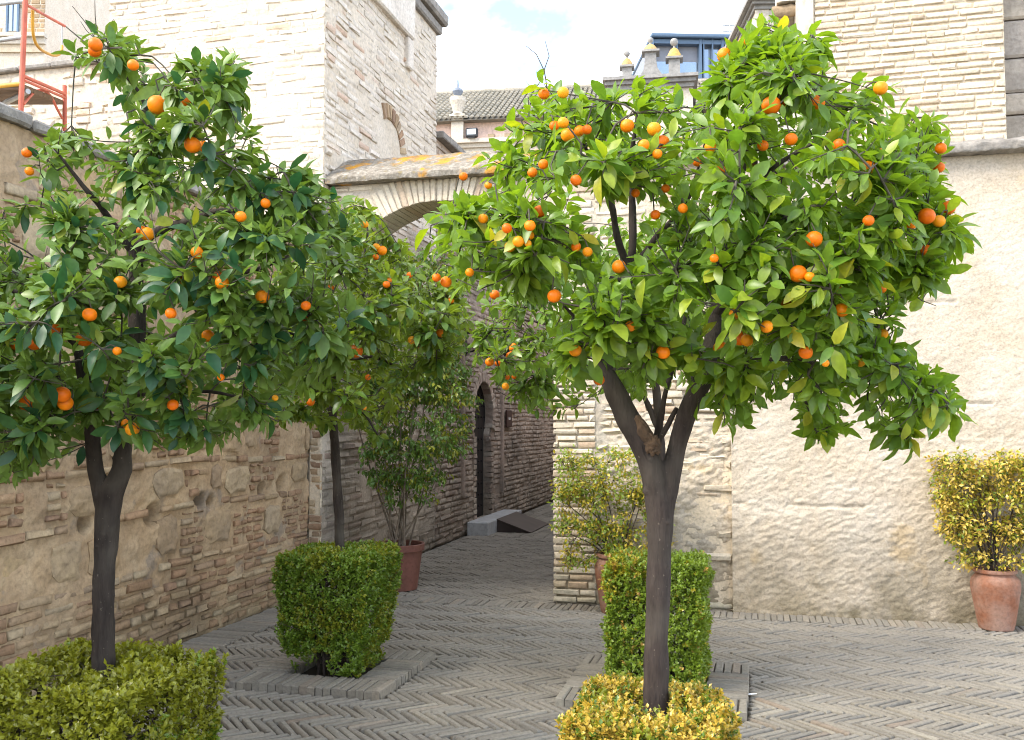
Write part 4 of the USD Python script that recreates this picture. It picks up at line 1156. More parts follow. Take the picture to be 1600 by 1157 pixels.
base = at(33, 165, D)
top = at(41, -40, D)
pipe("post", [(32, 230, 0), (33, 165, 0), (42, -60, 0)], .024, "red_paint")
pipe("post", [(101, 134, 1.2), (101, 240, 1.2)], .022, "red_paint")
pipe("post", [(-60, 240, 0.1), (-52, -60, 0.1)], .024, "red_paint")
pipe("guard_rail", [(-60, 13, 0.1), (38, 2, 0)], .020, "galvanised")
pipe("guard_rail", [(-60, 72, 0.1), (36, 58, 0)], .020, "galvanised")
pipe("brace", [(42, 8, 0), (70, 24, .6), (101, 41, 1.2)], .014, "red_paint")
pipe("ladder_hook", [(51, 16, .1), (52, 55, .2), (62, 76, .4), (84, 87, .9), (96, 82, 1.1), (97, 72, 1.15)], .014, "yellow_paint")
pipe("hanger", [(97, 72, 1.15), (97, 41, 1.15)], .006, "galvanised")
pipe("frame_tube", [(36, 119, 0), (101, 147, 1.2)], .018, "red_paint")
pipe("frame_tube", [(38, 126, 0), (101, 153, 1.2)], .014, "red_paint")
pipe("arch_brace", [(37, 163, 0), (48, 150, .25), (58, 142, .45), (70, 143, .65), (80, 152, .85), (90, 172, 1.0), (97, 185, 1.1)], .013, "red_paint")
pipe("diagonal", [(44, 143, 0.05), (14, 158, .3), (-30, 180, .6)], .024, "galvanised")
for k in range(4):
    f = k / 4.0
    a0, a1 = at(38 + 62 * f, 128 + 26 * f, D + 1.2 * f), at(38 + 62 * (f + .23), 128 + 26 * (f + .23), D + 1.2 * (f + .23))
    left = -RIGHT * 2.4
    t = np.array([0, 0, .045])
    V = np.array([a0, a1, a1 + left, a0 + left, a0 + t, a1 + t, a1 + left + t, a0 + left + t]) - [0, 0, .07]
    add("plank", tm(V, [(0, 2, 1), (0, 3, 2), (4, 5, 6), (4, 6, 7), (0, 1, 5), (0, 5, 4), (1, 2, 6), (1, 6, 5), (2, 3, 7), (2, 7, 6), (3, 0, 4), (3, 4, 7)]), "deck_wood", sc_)
pipe("toe_board", [(-60, 143, 0.02), (36, 131, 0.0)], .022, "yellow_paint")

# ------------------------------------------------------------------ plants
_LS = np.array([0, .28, .56, .82, 1.0])
_LW = np.array([.21, .265, .165])
_LF = np.array([(0, 1, 5), (1, 2, 6), (1, 6, 5), (2, 3, 7), (2, 7, 6), (3, 4, 7),
                (0, 8, 1), (1, 9, 2), (1, 8, 9), (2, 10, 3), (2, 9, 10), (3, 10, 4)])


def unit(a):
    return a / np.maximum(np.linalg.norm(a, axis=-1, keepdims=True), 1e-9)


def leaves(pos, d, up, size, rng, width=1.0):
    """Pointed leaves folded along the midrib and drooping to the tip. -> (N, 11, 3), faces _LF."""
    N = len(pos)
    d = unit(d)
    n = unit(up - d * (up * d).sum(1, keepdims=True))
    w = np.cross(d, n)
    fold = rng.uniform(0.10, 0.55, N)
    curl = rng.uniform(-0.05, 0.6, N)
    twist = rng.normal(0, 0.12, N)
    wid = rng.uniform(0.85, 1.2, N) * width
    loc = np.zeros((N, 11, 3))
    loc[:, :5, 1] = _LS
    loc[:, 5:8, 1] = _LS[1:4]; loc[:, 8:, 1] = _LS[1:4]
    loc[:, 5:8, 0] = -_LW * wid[:, None]; loc[:, 8:, 0] = _LW * wid[:, None]
    loc[:, 5:, 2] = np.abs(loc[:, 5:, 0]) * fold[:, None] + rng.normal(0, 0.012, (N, 6))
    loc[..., 2] -= curl[:, None] * loc[..., 1] ** 2
    loc[..., 0] += twist[:, None] * loc[..., 1] ** 2
    return pos[:, None] + size[:, None, None] * (loc[..., :1] * w[:, None] + loc[..., 1:2] * d[:, None] + loc[..., 2:] * n[:, None])


_HF = np.array([(0, 1, 3), (1, 2, 3), (0, 4, 1), (1, 4, 2)])


def small_leaves(pos, d, up, size, rng, width=0.27):
    N = len(pos)
    d = unit(d)
    n = unit(up - d * (up * d).sum(1, keepdims=True))
    w = np.cross(d, n)
    f = rng.uniform(0.05, 0.5, N) * width
    loc = np.zeros((N, 5, 3))
    loc[:, 1, 1] = .5; loc[:, 2, 1] = 1; loc[:, 3:, 1] = .48
    loc[:, 3, 0] = -width; loc[:, 4, 0] = width
    loc[:, 3:, 2] = f[:, None]
    loc[:, 2, 2] = -rng.uniform(0, .25, N)
    return pos[:, None] + size[:, None, None] * (loc[..., :1] * w[:, None] + loc[..., 1:2] * d[:, None] + loc[..., 2:] * n[:, None])


def organic(chains, edge=0.016, seed=0, taubin=8):
    """Trunk and main arms as one smooth body: hulls of spheres along each chain (rows x, y, z, r)."""
    parts_ = []
    for ch_ in chains:
        P = resample(ch_, 0.05)
        sph = [m3.Manifold.sphere(float(r), 14).translate([float(a), float(b), float(c)]) for a, b, c, r in P]
        for a, b in zip(sph[:-1], sph[1:]):
            parts_.append(m3.Manifold.batch_hull([a, b]))
    krng = np.random.default_rng(seed)
    for ch_ in chains:
        P = resample(ch_, 0.05)
        for k in range(len(P) // 4):
            q = P[krng.integers(1, len(P) - 1)]
            o = unit(np.array([krng.normal(), krng.normal(), krng.normal() * .3]))
            kr = q[3] * krng.uniform(.22, .36)
            c_ = q[:3] + o * (q[3] - kr * .35)
            parts_.append(m3.Manifold.sphere(float(kr), 10).translate([float(v) for v in c_]))
    M = m3.Manifold.batch_boolean(parts_, m3.OpType.Add).refine_to_length(edge)
    mm = M.to_mesh()
    t = trimesh.Trimesh(mm.vert_properties[:, :3], mm.tri_verts, process=True)
    trimesh.smoothing.filter_taubin(t, iterations=taubin)
    vn = t.vertex_normals
    k = t.vertices * [26, 26, 7]
    t.vertices = t.vertices + vn * ((fbm(k, 3, seed) - .5) * 0.009 + (fbm(t.vertices * 11, 2, seed + 5) - .5) * 0.012)[:, None]
    return t


def grow(P, T, r0, r1, rng, step=0.05, lift=0.10, amp=0.04):
    L_ = np.linalg.norm(T - P)
    mid = (P + T) / 2 + np.array([0, 0, lift * L_]) + rng.normal(0, amp, 3) * L_
    R = resample([np.r_[P, r0], np.r_[mid, (r0 + r1) / 2], np.r_[T, r1]], step)
    return R


def orange_tree(key, label, poly, d0, half, trunk, limbs, fruit, n_br, n_tw, leafmat, size, seed, bark="bark", scar=None, bare=(), holes=(), own=300, edge_px=210, cx_bias=0.0, gap=0.40, hang=0.25, group="orange trees in fruit round the court", shrink=20, tscale=0.92):
    rng = np.random.default_rng(seed)
    root = thing("orange_tree", label, "tree", (0, 0, 0), None)
    W = lambda px, py, off, w: np.r_[at(px, py, d0 + off), w * tscale / 2 / FPX * (d0 + off)]
    chains = [[W(*p) for p in c] for c in trunk]
    add("trunk", organic(chains, seed=seed), bark, root, smooth=True)
    nodes, nr = [], []
    for c in chains:
        R = resample(c, 0.05)
        k = R[:, 2] > (1.45 if key != "RB" else 1.3)
        nodes.append(R[k, :3]); nr.append(R[k, 3])
    for c in limbs:
        R = resample([W(*p) for p in c], 0.04)
        R[:, :3] += (np.stack([noise(R[:, :3] * 8, seed + q) for q in range(3)], -1) - .5) * 0.025
        add("branch", tube(R, 8, bumps=0.25, seed=seed), bark, root, smooth=True)
        nodes.append(R[3:, :3]); nr.append(R[3:, 3])
    nodes, nr = np.vstack(nodes), np.concatenate(nr)
    fnodes = [nodes]
    P = Polygon(poly).buffer(0)
    Ps = P.buffer(-shrink)
    for hx, hy, hr in holes:
        Ps = Ps.difference(Point(hx, hy).buffer(hr))
    shapely.prepare(Ps)
    bd = P.boundary
    x0, y0, x1, y1 = Ps.bounds

    def thick(px, py):
        dist = shapely.distance(shapely.points(px, py), bd) + 14
        t = np.minimum(dist / edge_px, 1.0)
        return half * np.sqrt(1 - (1 - t) ** 2)

    def sample(n, front=0.5, back=0.25):
        out = []
        while len(out) < n:
            m = 400
            px, py = rng.uniform(x0, x1, m), rng.uniform(y0, y1, m)
            ok = shapely.contains_xy(Ps, px, py)
            px, py = px[ok], py[ok]
            t = thick(px, py)
            u_, v_ = rng.random(len(px)), rng.uniform(0.62, 1.0, len(px))
            off = np.where(u_ < front, -v_ * t, np.where(u_ < front + back, v_ * t, rng.uniform(-.6, .6, len(px)) * t))
            pts = np.array([at(a, b, d0 + o) for a, b, o in zip(px, py, off)]).reshape(-1, 3)
            keep = noise(pts * 4.6, seed + 9) * 0.65 + noise(pts * 10.5, seed + 10) * 0.35 > gap
            out += list(pts[keep])
        return np.array(out[:n])

    tips_b = sample(n_br, 0.36, 0.32)
    order = np.argsort([np.min(((nodes - t) ** 2).sum(1)) for t in tips_b])
    wood = []
    for t in tips_b[order]:
        k = np.argmin(((nodes - t) ** 2).sum(1))
        R = grow(nodes[k], t, min(max(nr[k] * 0.6, 0.0035), 0.009), 0.0028, rng)
        wood.append(tube(R, 5, bumps=0.15, seed=seed))
        nodes = np.vstack([nodes, R[1:, :3]]); nr = np.concatenate([nr, R[1:, 3]])
    tips = sample(n_tw)
    pos, dr, up, sz = [], [], [], []
    ctr = np.array(at(P.centroid.x, P.centroid.y + 60, d0))
    for t in tips:
        k = np.argmin(((nodes - t) ** 2).sum(1))
        R = grow(nodes[k], t, 0.0028, 0.0014, rng, 0.04, -0.06, 0.09)
        wood.append(tube(R, 4, cap=False))
        fnodes.append(R[:, :3])
        seg = np.diff(R[:, :3], axis=0)
        s = np.r_[0, np.cumsum(np.linalg.norm(seg, axis=1))]
        nl = rng.integers(7, 12)
        span = min(s[-1] * 0.92, rng.uniform(0.10, 0.17))
        ss = s[-1] - span * np.linspace(1, 0, nl) ** 0.9
        base = np.stack([np.interp(ss, s, R[:, q]) for q in range(3)], 1)
        tg = unit(R[-1, :3] - R[max(0, len(R) - 3), :3])
        a0 = rng.uniform(0, 6.28)
        e1 = unit(np.cross(tg, [0.2, 0.1, 1.0])); e2 = np.cross(tg, e1)
        az = a0 + np.arange(nl) * 2.399
        rad = np.cos(az)[:, None] * e1 + np.sin(az)[:, None] * e2
        f = np.linspace(0, 1, nl)[:, None]
        outw = unit(t - ctr)
        d_ = tg * (0.35 + 0.55 * f) + rad * (1.0 - 0.35 * f) + np.array([0, 0, -1.0]) * rng.uniform(hang - .35, hang + .35, (nl, 1)) + rng.normal(0, .14, (nl, 3))
        pos.append(base + rad * 0.006); dr.append(d_)
        up.append(np.array([0, 0, 1.0]) * 0.8 + outw * 0.55 + rng.normal(0, 0.42, (nl, 3)))
        sz.append(size * rng.uniform(0.5, 1.25, nl) * (1 - 0.25 * f[:, 0] ** 3))
    pos, dr, up, sz = np.vstack(pos), np.vstack(dr), np.vstack(up), np.concatenate(sz)
    fnodes = np.vstack(fnodes)
    # fruit hangs at the crown's outside
    fr = []
    for (fx_, fy_, rp) in fruit:
        t = float(thick(np.array([fx_]), np.array([fy_]))[0])
        dd = d0 - t * rng.uniform(0.68, 0.98)
        c = at(fx_, fy_, dd)
        r = rp * 1.0 / FPX * dd
        fr.append((c, r, fx_, fy_, dd))
        ob = trimesh.creation.icosphere(3 if rp > 9 else 2, 1.0)
        ob.vertices *= np.array([1, 1, 0.95]) * (1 + 0.05 * (fbm(ob.vertices * 1.3 + seed + fx_, 2, 3) - .5))[:, None]
        pole = ob.vertices[:, 2] > 0.93
        ob.vertices[pole, 2] -= (ob.vertices[pole, 2] - 0.93) * 1.6
        rr = trimesh.transformations.euler_matrix(*rng.normal(0, .35, 3))[:3, :3]
        ob.vertices = ob.vertices @ rr.T * r + c
        f_ = path_for("orange", root)
        usdkit.mesh(stage, f_, ob, "/World/Looks/orange_peel", smooth=True)
        top_ = c + rr @ np.array([0, 0, r * 0.88])
        k = np.argmin(((fnodes - top_ - [0, 0, .03]) ** 2).sum(1))
        wood.append(tube(grow(fnodes[k], top_, 0.0026, 0.0020, rng, 0.04, 0.25, 0.05), 5))
        if rp >= 9:
            cal = trimesh.creation.cone(r * 0.16, r * 0.09, sections=5)
            cal.vertices = (cal.vertices + [0, 0, r * 0.85]) @ rr.T + c
            add("calyx", cal, "leaf_mid", f_)
    V = leaves(pos, dr, up, sz, rng, 0.88)
    cen = V.mean(1)
    px, py, dd = project(cen)
    ok = np.ones(len(V), bool)
    for c, r, fx_, fy_, fd in fr:
        ok &= ((cen - c) ** 2).sum(1) > (r * 1.25) ** 2
        infront = (np.hypot(px - fx_, py - fy_) < r / fd * FPX * 1.05) & (dd < fd) & (rng.random(len(V)) < 0.78)
        ok &= ~infront
    V, cen = V[ok], cen[ok]
    px, py, dd = px[ok], py[ok], dd[ok]
    nrm = np.cross(V[:, 5] - V[:, 8], V[:, 4] - V[:, 0])
    view = unit(cen - EYE)
    area = np.abs((nrm * view).sum(1)) / dd ** 2
    gxp, gyp = (px // 10).astype(int), (py // 10).astype(int)
    zb = {}
    for a, b, z in zip(gxp, gyp, dd):
        for o in (-1, 0, 1):
            for p in (-1, 0, 1):
                kk = (a + o, b + p)
                if z < zb.get(kk, 99):
                    zb[kk] = z
    vis = np.array([dd[q] < zb[(gxp[q], gyp[q])] + 0.04 for q in range(len(dd))])
    score = area * np.where(vis, 1, 0.25) * ((px > 0) & (px < 1600) & (py > 0) & (py < 1157))
    emit("leaf", V, _LF, leafmat, root, own, rest="foliage", smooth=True, score=score)
    for c in bare:
        wood.append(tube(resample([W(*p) for p in c], 0.03), 5))
    add("twigs", cat(wood), "twig_bark", root, kind="stuff")
    if scar:
        scar(root, W, rng)
    return root


# right front tree
rf_poly = [(1150, 45), (1190, 12), (1235, 40), (1292, 42), (1300, 100), (1300, 125), (1325, 135), (1365, 112), (1425, 125), (1390, 165), (1450, 165), (1492, 210), (1480, 260),
           (1490, 300), (1525, 312), (1505, 345), (1525, 378), (1488, 405), (1510, 440), (1470, 460), (1435, 452), (1420, 470), (1445, 482), (1420, 530), (1452, 550), (1492, 590),
           (1515, 640), (1500, 682), (1450, 672), (1425, 712), (1385, 718), (1380, 680), (1340, 672), (1300, 705), (1258, 718), (1255, 660), (1190, 640), (1140, 692), (1105, 670), (1115, 610),
           (1075, 592), (1035, 600), (1000, 622), (965, 590), (935, 575), (905, 600), (880, 625), (868, 575), (850, 520), (800, 470), (750, 440), (705, 475), (685, 420), (650, 340), (700, 305),
           (735, 300), (722, 255), (770, 215), (772, 180), (830, 172), (822, 130), (850, 100), (890, 120), (930, 150), (960, 132), (1000, 120), (1060, 132), (1100, 135), (1118, 85)]
rf_trunk = [[(1022, 1412, 0, 50), (1025, 1090, 0, 44), (1027, 950, 0, 41), (1030, 860, 0, 42), (1031, 790, 0, 47), (1016, 720, 0, 41), (985, 662, 0.0, 40), (958, 605, 0.02, 33), (940, 560, 0.05, 27), (952, 500, 0.1, 24), (985, 425, 0.12, 22)],
            [(1033, 830, 0, 40), (1044, 760, 0, 35), (1060, 690, 0, 33), (1078, 635, -.02, 34), (1098, 590, -.03, 34), (1110, 548, 0, 28), (1118, 495, .05, 22)],
            [(1096, 596, -.03, 22), (1128, 583, -.05, 17), (1165, 572, -.08, 12)],
            [(1088, 612, 0, 18), (1080, 585, .05, 16), (1066, 560, .1, 12)],
            [(1022, 715, .03, 14), (1030, 665, .05, 11), (1034, 640, .06, 11), (1046, 590, .1, 9)],
            [(1024, 700, .02, 12), (1042, 668, .03, 10), (1056, 640, .02, 9)]]
rf_limbs = [[(983, 432, .12, 16), (975, 400, .1, 14), (955, 330, 0, 11), (925, 266, -.1, 8), (905, 200, -.15, 4)],
            [(984, 428, .12, 16), (990, 330, .1, 12), (985, 240, .05, 9), (1000, 150, .0, 4)],
            [(986, 420, .12, 13), (1030, 362, 0.05, 10), (1065, 325, -.1, 8), (1095, 255, -.2, 4)],
            [(975, 440, .1, 14), (930, 425, .0, 12), (900, 403, -.1, 10), (862, 372, -.2, 9), (815, 350, -.3, 7), (740, 335, -.35, 4)],
            [(862, 372, -.2, 6), (835, 350, -.15, 5), (800, 410, -.1, 3), (745, 425, 0, 3)],
            [(1118, 498, .05, 17), (1160, 430, .0, 13), (1230, 380, -.1, 10), (1310, 330, -.2, 7), (1420, 300, -.1, 4)],
            [(1117, 500, .05, 17), (1122, 400, .2, 14), (1150, 300, .2, 11), (1180, 190, .1, 8), (1205, 80, 0, 4)],
            [(1163, 572, -.08, 11), (1230, 562, -.2, 9), (1320, 585, -.25, 7), (1420, 620, -.2, 4)],
            [(1160, 432, 0, 11), (1260, 445, .1, 9), (1370, 430, .1, 6), (1460, 385, .1, 4)],
            [(1046, 592, .1, 9), (1062, 520, .2, 8), (1085, 430, .3, 5), (1110, 330, .35, 4)],
            [(1150, 302, .2, 9), (1250, 235, .1, 7), (1360, 190, 0, 4)], [(1066, 562, .1, 10), (1030, 500, .3, 8), (1010, 450, .4, 5)],
            [(1320, 585, -.25, 5), (1360, 520, -.1, 4), (1400, 500, 0, 3)], [(942, 562, .05, 12), (915, 520, -.1, 9), (880, 480, -.2, 5)], [(1230, 562, -.2, 6), (1260, 620, -.2, 5), (1280, 690, -.2, 3)]]
rf_fruit = [(850, 147, 9), (880, 145, 9), (880, 192, 9), (887, 211, 11), (866, 197, 8), (905, 205, 9), (917, 203, 8), (980, 197, 11), (1022, 202, 11), (1035, 222, 11), (1027, 241, 8), (1006, 227, 9), (959, 263, 9),
            (900, 282, 9), (832, 270, 8), (849, 257, 8), (724, 276, 7), (763, 290, 6), (755, 342, 8), (792, 357, 8), (828, 353, 9), (827, 368, 8), (810, 378, 9), (797, 386, 9), (825, 381, 6), (843, 331, 10), (900, 386, 8), (967, 417, 11),
            (918, 394, 8), (866, 463, 11), (1131, 86, 11), (1162, 65, 8), (1237, 138, 12), (1205, 165, 15), (1222, 158, 9), (1277, 161, 12), (1376, 138, 11), (1470, 232, 9), (1467, 262, 9), (1380, 240, 9), (1357, 262, 11), (1311, 227, 10),
            (1236, 218, 10), (1192, 228, 9), (1126, 266, 8), (1110, 230, 9), (1090, 253, 8), (1448, 338, 13), (1482, 325, 11), (1467, 346, 10), (1424, 350, 9), (1357, 345, 9), (1272, 374, 13), (1247, 428, 14), (1265, 433, 8), (1447, 391, 9),
            (1378, 452, 7), (1315, 485, 11), (1228, 477, 10), (1198, 511, 10), (1159, 478, 10), (1148, 491, 9), (1156, 529, 12), (1167, 532, 10), (1126, 545, 12), (1036, 551, 11), (899, 548, 10), (985, 510, 9), (1259, 551, 11), (1380, 522, 8),
            (1345, 567, 7), (1290, 568, 6), (1024, 336, 8), (1040, 295, 7), (1067, 326, 8), (936, 594, 9), (1116, 404, 7), (697, 441, 9), (682, 434, 7), (734, 426, 7), (993, 302, 7), (1310, 455, 7)]


def rf_scar(root, W, rng):
    m = trimesh.creation.icosphere(3, 1.0)
    m.vertices *= (1 + 1.6 * (fbm(m.vertices * 3.2 + 5, 4, 7) - .5))[:, None]
    c = at(1019, 694, 3.24 - 0.040)
    m.vertices = m.vertices * [0.024, 0.020, 0.036] + c
    m2 = tube(resample([W(1012, 690, -.02, 24), W(1004, 668, -.03, 22), W(995, 652, -.03, 13)], .01), 12, bumps=0.8, seed=3)
    add("cut_scar", cat([m, m2]), "cut_wood", root, smooth=True)


orange_tree("RF", "orange tree with bright yellow green leaves and forked grey trunk rising from the gold hedge", rf_poly, 3.24, 0.72, rf_trunk, rf_limbs, rf_fruit, 180, 1330, "leaf_bright", 0.070, 501, scar=rf_scar, hang=.08, gap=.41, shrink=13,
            holes=[(925, 318, 38), (990, 325, 40), (960, 390, 38), (1042, 385, 30), (890, 445, 24), (1180, 330, 18), (1095, 480, 18), (700, 310, 10), (1085, 420, 24), (1075, 300, 20), (1335, 640, 24), (1215, 628, 16), (1445, 560, 20), (1392, 590, 15), (1290, 600, 14), (1400, 690, 12)],
            bare=[[(1405, 440, .1, 3), (1440, 470, .1, 2), (1462, 478, .1, 1.5)], [(1440, 470, .1, 2), (1450, 455, .1, 1.5), (1466, 452, .1, 1)], [(858, 165, 0, 3), (850, 110, 0, 2), (838, 85, 0, 1.5), (822, 72, 0, 1)], [(850, 110, 0, 2), (858, 88, 0, 1.5), (852, 65, 0, 1)]])

# left front tree
lf_poly = [(98, 95), (100, 60), (150, 40), (215, 50), (232, 70), (275, 78), (262, 108), (240, 112), (290, 90), (300, 78), (350, 70), (402, 108), (385, 150), (400, 190), (415, 205), (400, 225), (440, 235), (480, 255), (535, 285),
           (562, 320), (560, 400), (575, 470), (560, 540), (520, 620), (470, 610), (440, 682), (400, 665), (350, 692), (300, 690), (262, 722), (225, 690), (190, 712), (150, 660), (105, 682), (75, 740), (20, 752),
           (-40, 720), (-120, 690), (-220, 600), (-260, 450), (-180, 350), (-60, 325), (20, 310), (45, 262), (28, 235), (60, 220), (95, 180), (145, 188), (160, 240), (195, 230), (165, 190), (185, 150), (160, 120)]
lf_trunk = [[(160, 1330, 0, 44), (161, 1030, 0, 38), (163, 900, 0, 36), (168, 810, 0, 40), (172, 775, 0, 42), (190, 735, 0, 31), (194, 690, .02, 29), (202, 630, .05, 30), (212, 540, .1, 29), (214, 440, .1, 27), (212, 390, .08, 24)],
            [(170, 800, 0, 38), (152, 745, 0, 28), (145, 690, -.02, 26), (139, 630, -.06, 24), (120, 540, -.1, 18)]]
lf_limbs = [[(212, 392, .08, 22), (235, 365, .05, 17), (290, 345, 0, 13), (350, 330, -.1, 10), (430, 320, -.1, 6)], [(213, 400, .08, 20), (210, 330, .1, 15), (240, 250, .1, 11), (225, 160, .05, 7), (180, 90, 0, 4)],
            [(211, 395, .08, 16), (175, 345, 0, 12), (140, 305, -.1, 9), (90, 240, -.1, 4)], [(120, 540, -.1, 15), (60, 480, -.2, 10), (-40, 430, -.2, 6)], [(208, 580, .1, 18), (280, 520, -.1, 13), (350, 500, -.2, 9), (460, 520, -.2, 4)],
            [(235, 262, .1, 9), (300, 190, .05, 7), (350, 110, 0, 4)], [(213, 450, .1, 14), (300, 440, .2, 11), (400, 420, .25, 7), (500, 380, .2, 4)], [(139, 640, -.06, 12), (80, 600, -.25, 9), (0, 620, -.3, 5)], [(204, 620, .05, 11), (280, 610, -.25, 8), (380, 620, -.3, 4)]]
lf_fruit = [(149, 70, 11), (148, 80, 10), (208, 102, 9), (246, 164, 15), (290, 158, 9), (301, 227, 13), (318, 229, 9), (42, 239, 8), (46, 268, 7), (376, 339, 9), (230, 366, 11), (222, 362, 9), (311, 412, 12), (308, 395, 10), (285, 440, 11),
            (301, 448, 9), (342, 434, 10), (347, 442, 11), (410, 464, 11), (267, 490, 9), (188, 441, 10), (140, 492, 11), (81, 512, 13), (54, 537, 11), (27, 539, 10), (132, 529, 13), (102, 630, 12), (97, 617, 13), (43, 631, 13), (31, 672, 10), (207, 671, 11),
            (198, 663, 9), (249, 566, 9), (270, 633, 9), (183, 549, 7), (325, 525, 10), (478, 478, 8), (475, 495, 8), (415, 318, 8), (152, 633, 8), (430, 622, 5), (345, 590, 6)]
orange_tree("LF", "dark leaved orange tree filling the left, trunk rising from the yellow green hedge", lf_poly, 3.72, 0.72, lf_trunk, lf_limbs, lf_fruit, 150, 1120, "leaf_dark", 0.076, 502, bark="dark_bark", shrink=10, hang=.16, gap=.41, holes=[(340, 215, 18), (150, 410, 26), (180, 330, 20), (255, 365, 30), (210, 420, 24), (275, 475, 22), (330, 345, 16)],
            bare=[[(162, 84, 0, 4), (140, 72, 0, 3), (103, 42, 0, 2)], [(158, 82, 0, 3), (140, 45, 0, 2), (113, 10, 0, 1.2)], [(160, 82, 0, 3), (150, 40, 0, 2), (148, -5, 0, 1)], [(158, 70, 0, 2), (165, 48, 0, 1.6), (178, 30, 0, 1)], [(150, 62, 0, 2), (135, 48, 0, 1.4), (126, 34, 0, 1)],
                  [(345, 205, 0, 4), (325, 215, 0, 4), (290, 240, 0, 5)], [(345, 205, 0, 3), (370, 190, 0, 2), (385, 180, 0, 1)], [(335, 210, 0, 2), (352, 222, 0, 1.5), (372, 215, 0, 1)]])

# left back tree
lb_poly = [(560, 292), (590, 310), (612, 370), (640, 345), (665, 400), (705, 400), (735, 440), (752, 490), (730, 555), (690, 590), (640, 600), (640, 650), (600, 720), (570, 690), (530, 672), (500, 690), (470, 660), (440, 690), (405, 640), (395, 520), (420, 420), (470, 330)]
lb_trunk = [[(534, 1020, 0, 19), (531, 850, 0, 17), (527, 760, 0, 16), (521, 665, 0, 15), (517, 600, 0, 14), (535, 540, 0, 12), (560, 500, 0, 10)], [(518, 610, 0, 11), (500, 540, .1, 9), (490, 470, .1, 7)]]
lb_limbs = [[(560, 500, 0, 9), (600, 495, -.1, 7), (660, 490, -.1, 5), (715, 470, -.1, 3)], [(560, 500, 0, 9), (570, 430, 0, 6), (575, 340, 0, 3)], [(490, 470, .1, 7), (500, 400, .1, 5), (520, 340, 0, 3)], [(530, 560, 0, 8), (580, 560, -.3, 6), (630, 580, -.3, 3)], [(515, 610, 0, 7), (560, 640, -.4, 5), (590, 680, -.4, 3)]]
lb_fruit = [(570, 351, 6), (531, 370, 8), (597, 392, 8), (588, 386, 6), (515, 451, 8), (608, 439, 5), (640, 430, 5), (604, 445, 6), (705, 470, 5), (703, 500, 5), (688, 521, 7), (644, 532, 7), (660, 544, 7), (556, 549, 11), (485, 628, 7), (567, 638, 6), (545, 545, 7), (513, 368, 6), (587, 402, 5), (575, 590, 5)]
orange_tree("LB", "slim orange tree with a thin dark trunk rising from the bushy green hedge", lb_poly, 6.36, 0.85, lb_trunk, lb_limbs, lb_fruit, 70, 760, "leaf_mid", 0.080, 503, bark="dark_bark", edge_px=130, shrink=13, own=220)

# right back tree
rb_poly = [(770, 420), (810, 360), (880, 350), (980, 330), (1100, 320), (1220, 400), (1250, 520), (1220, 610), (1110, 625), (1060, 600), (1000, 640), (960, 610), (905, 655), (860, 685), (812, 640), (775, 632), (738, 600), (718, 520), (745, 450)]
rb_trunk = [[(1027, 1060, 0, 18), (1030, 900, 0, 16), (1034, 760, 0, 15), (1030, 660, 0, 14), (1020, 560, 0, 12), (1010, 480, 0, 9)], [(1032, 680, 0, 10), (990, 590, 0, 8), (930, 540, -.1, 6)]]
rb_limbs = [[(930, 540, -.1, 6), (870, 510, -.1, 5), (800, 500, -.1, 3)], [(1010, 480, 0, 8), (960, 430, 0, 5), (880, 400, 0, 3)], [(1010, 480, 0, 8), (1060, 420, 0, 5), (1130, 380, 0, 3)], [(1022, 580, 0, 7), (1100, 540, .1, 5), (1180, 500, .1, 3)]]
rb_fruit = [(797, 436, 6), (839, 427, 6), (806, 438, 5), (773, 461, 8), (798, 557, 8), (765, 566, 7), (790, 604, 6), (803, 589, 4), (800, 545, 5), (820, 442, 5), (793, 590, 4), (778, 568, 5), (803, 540, 4)]
orange_tree("RB", "orange tree mostly hidden behind the bright right tree, fruit hanging before the passage", rb_poly, 6.06, 0.8, rb_trunk, rb_limbs, rb_fruit, 70, 660, "leaf_mid", 0.078, 504, edge_px=130, shrink=13, own=180)


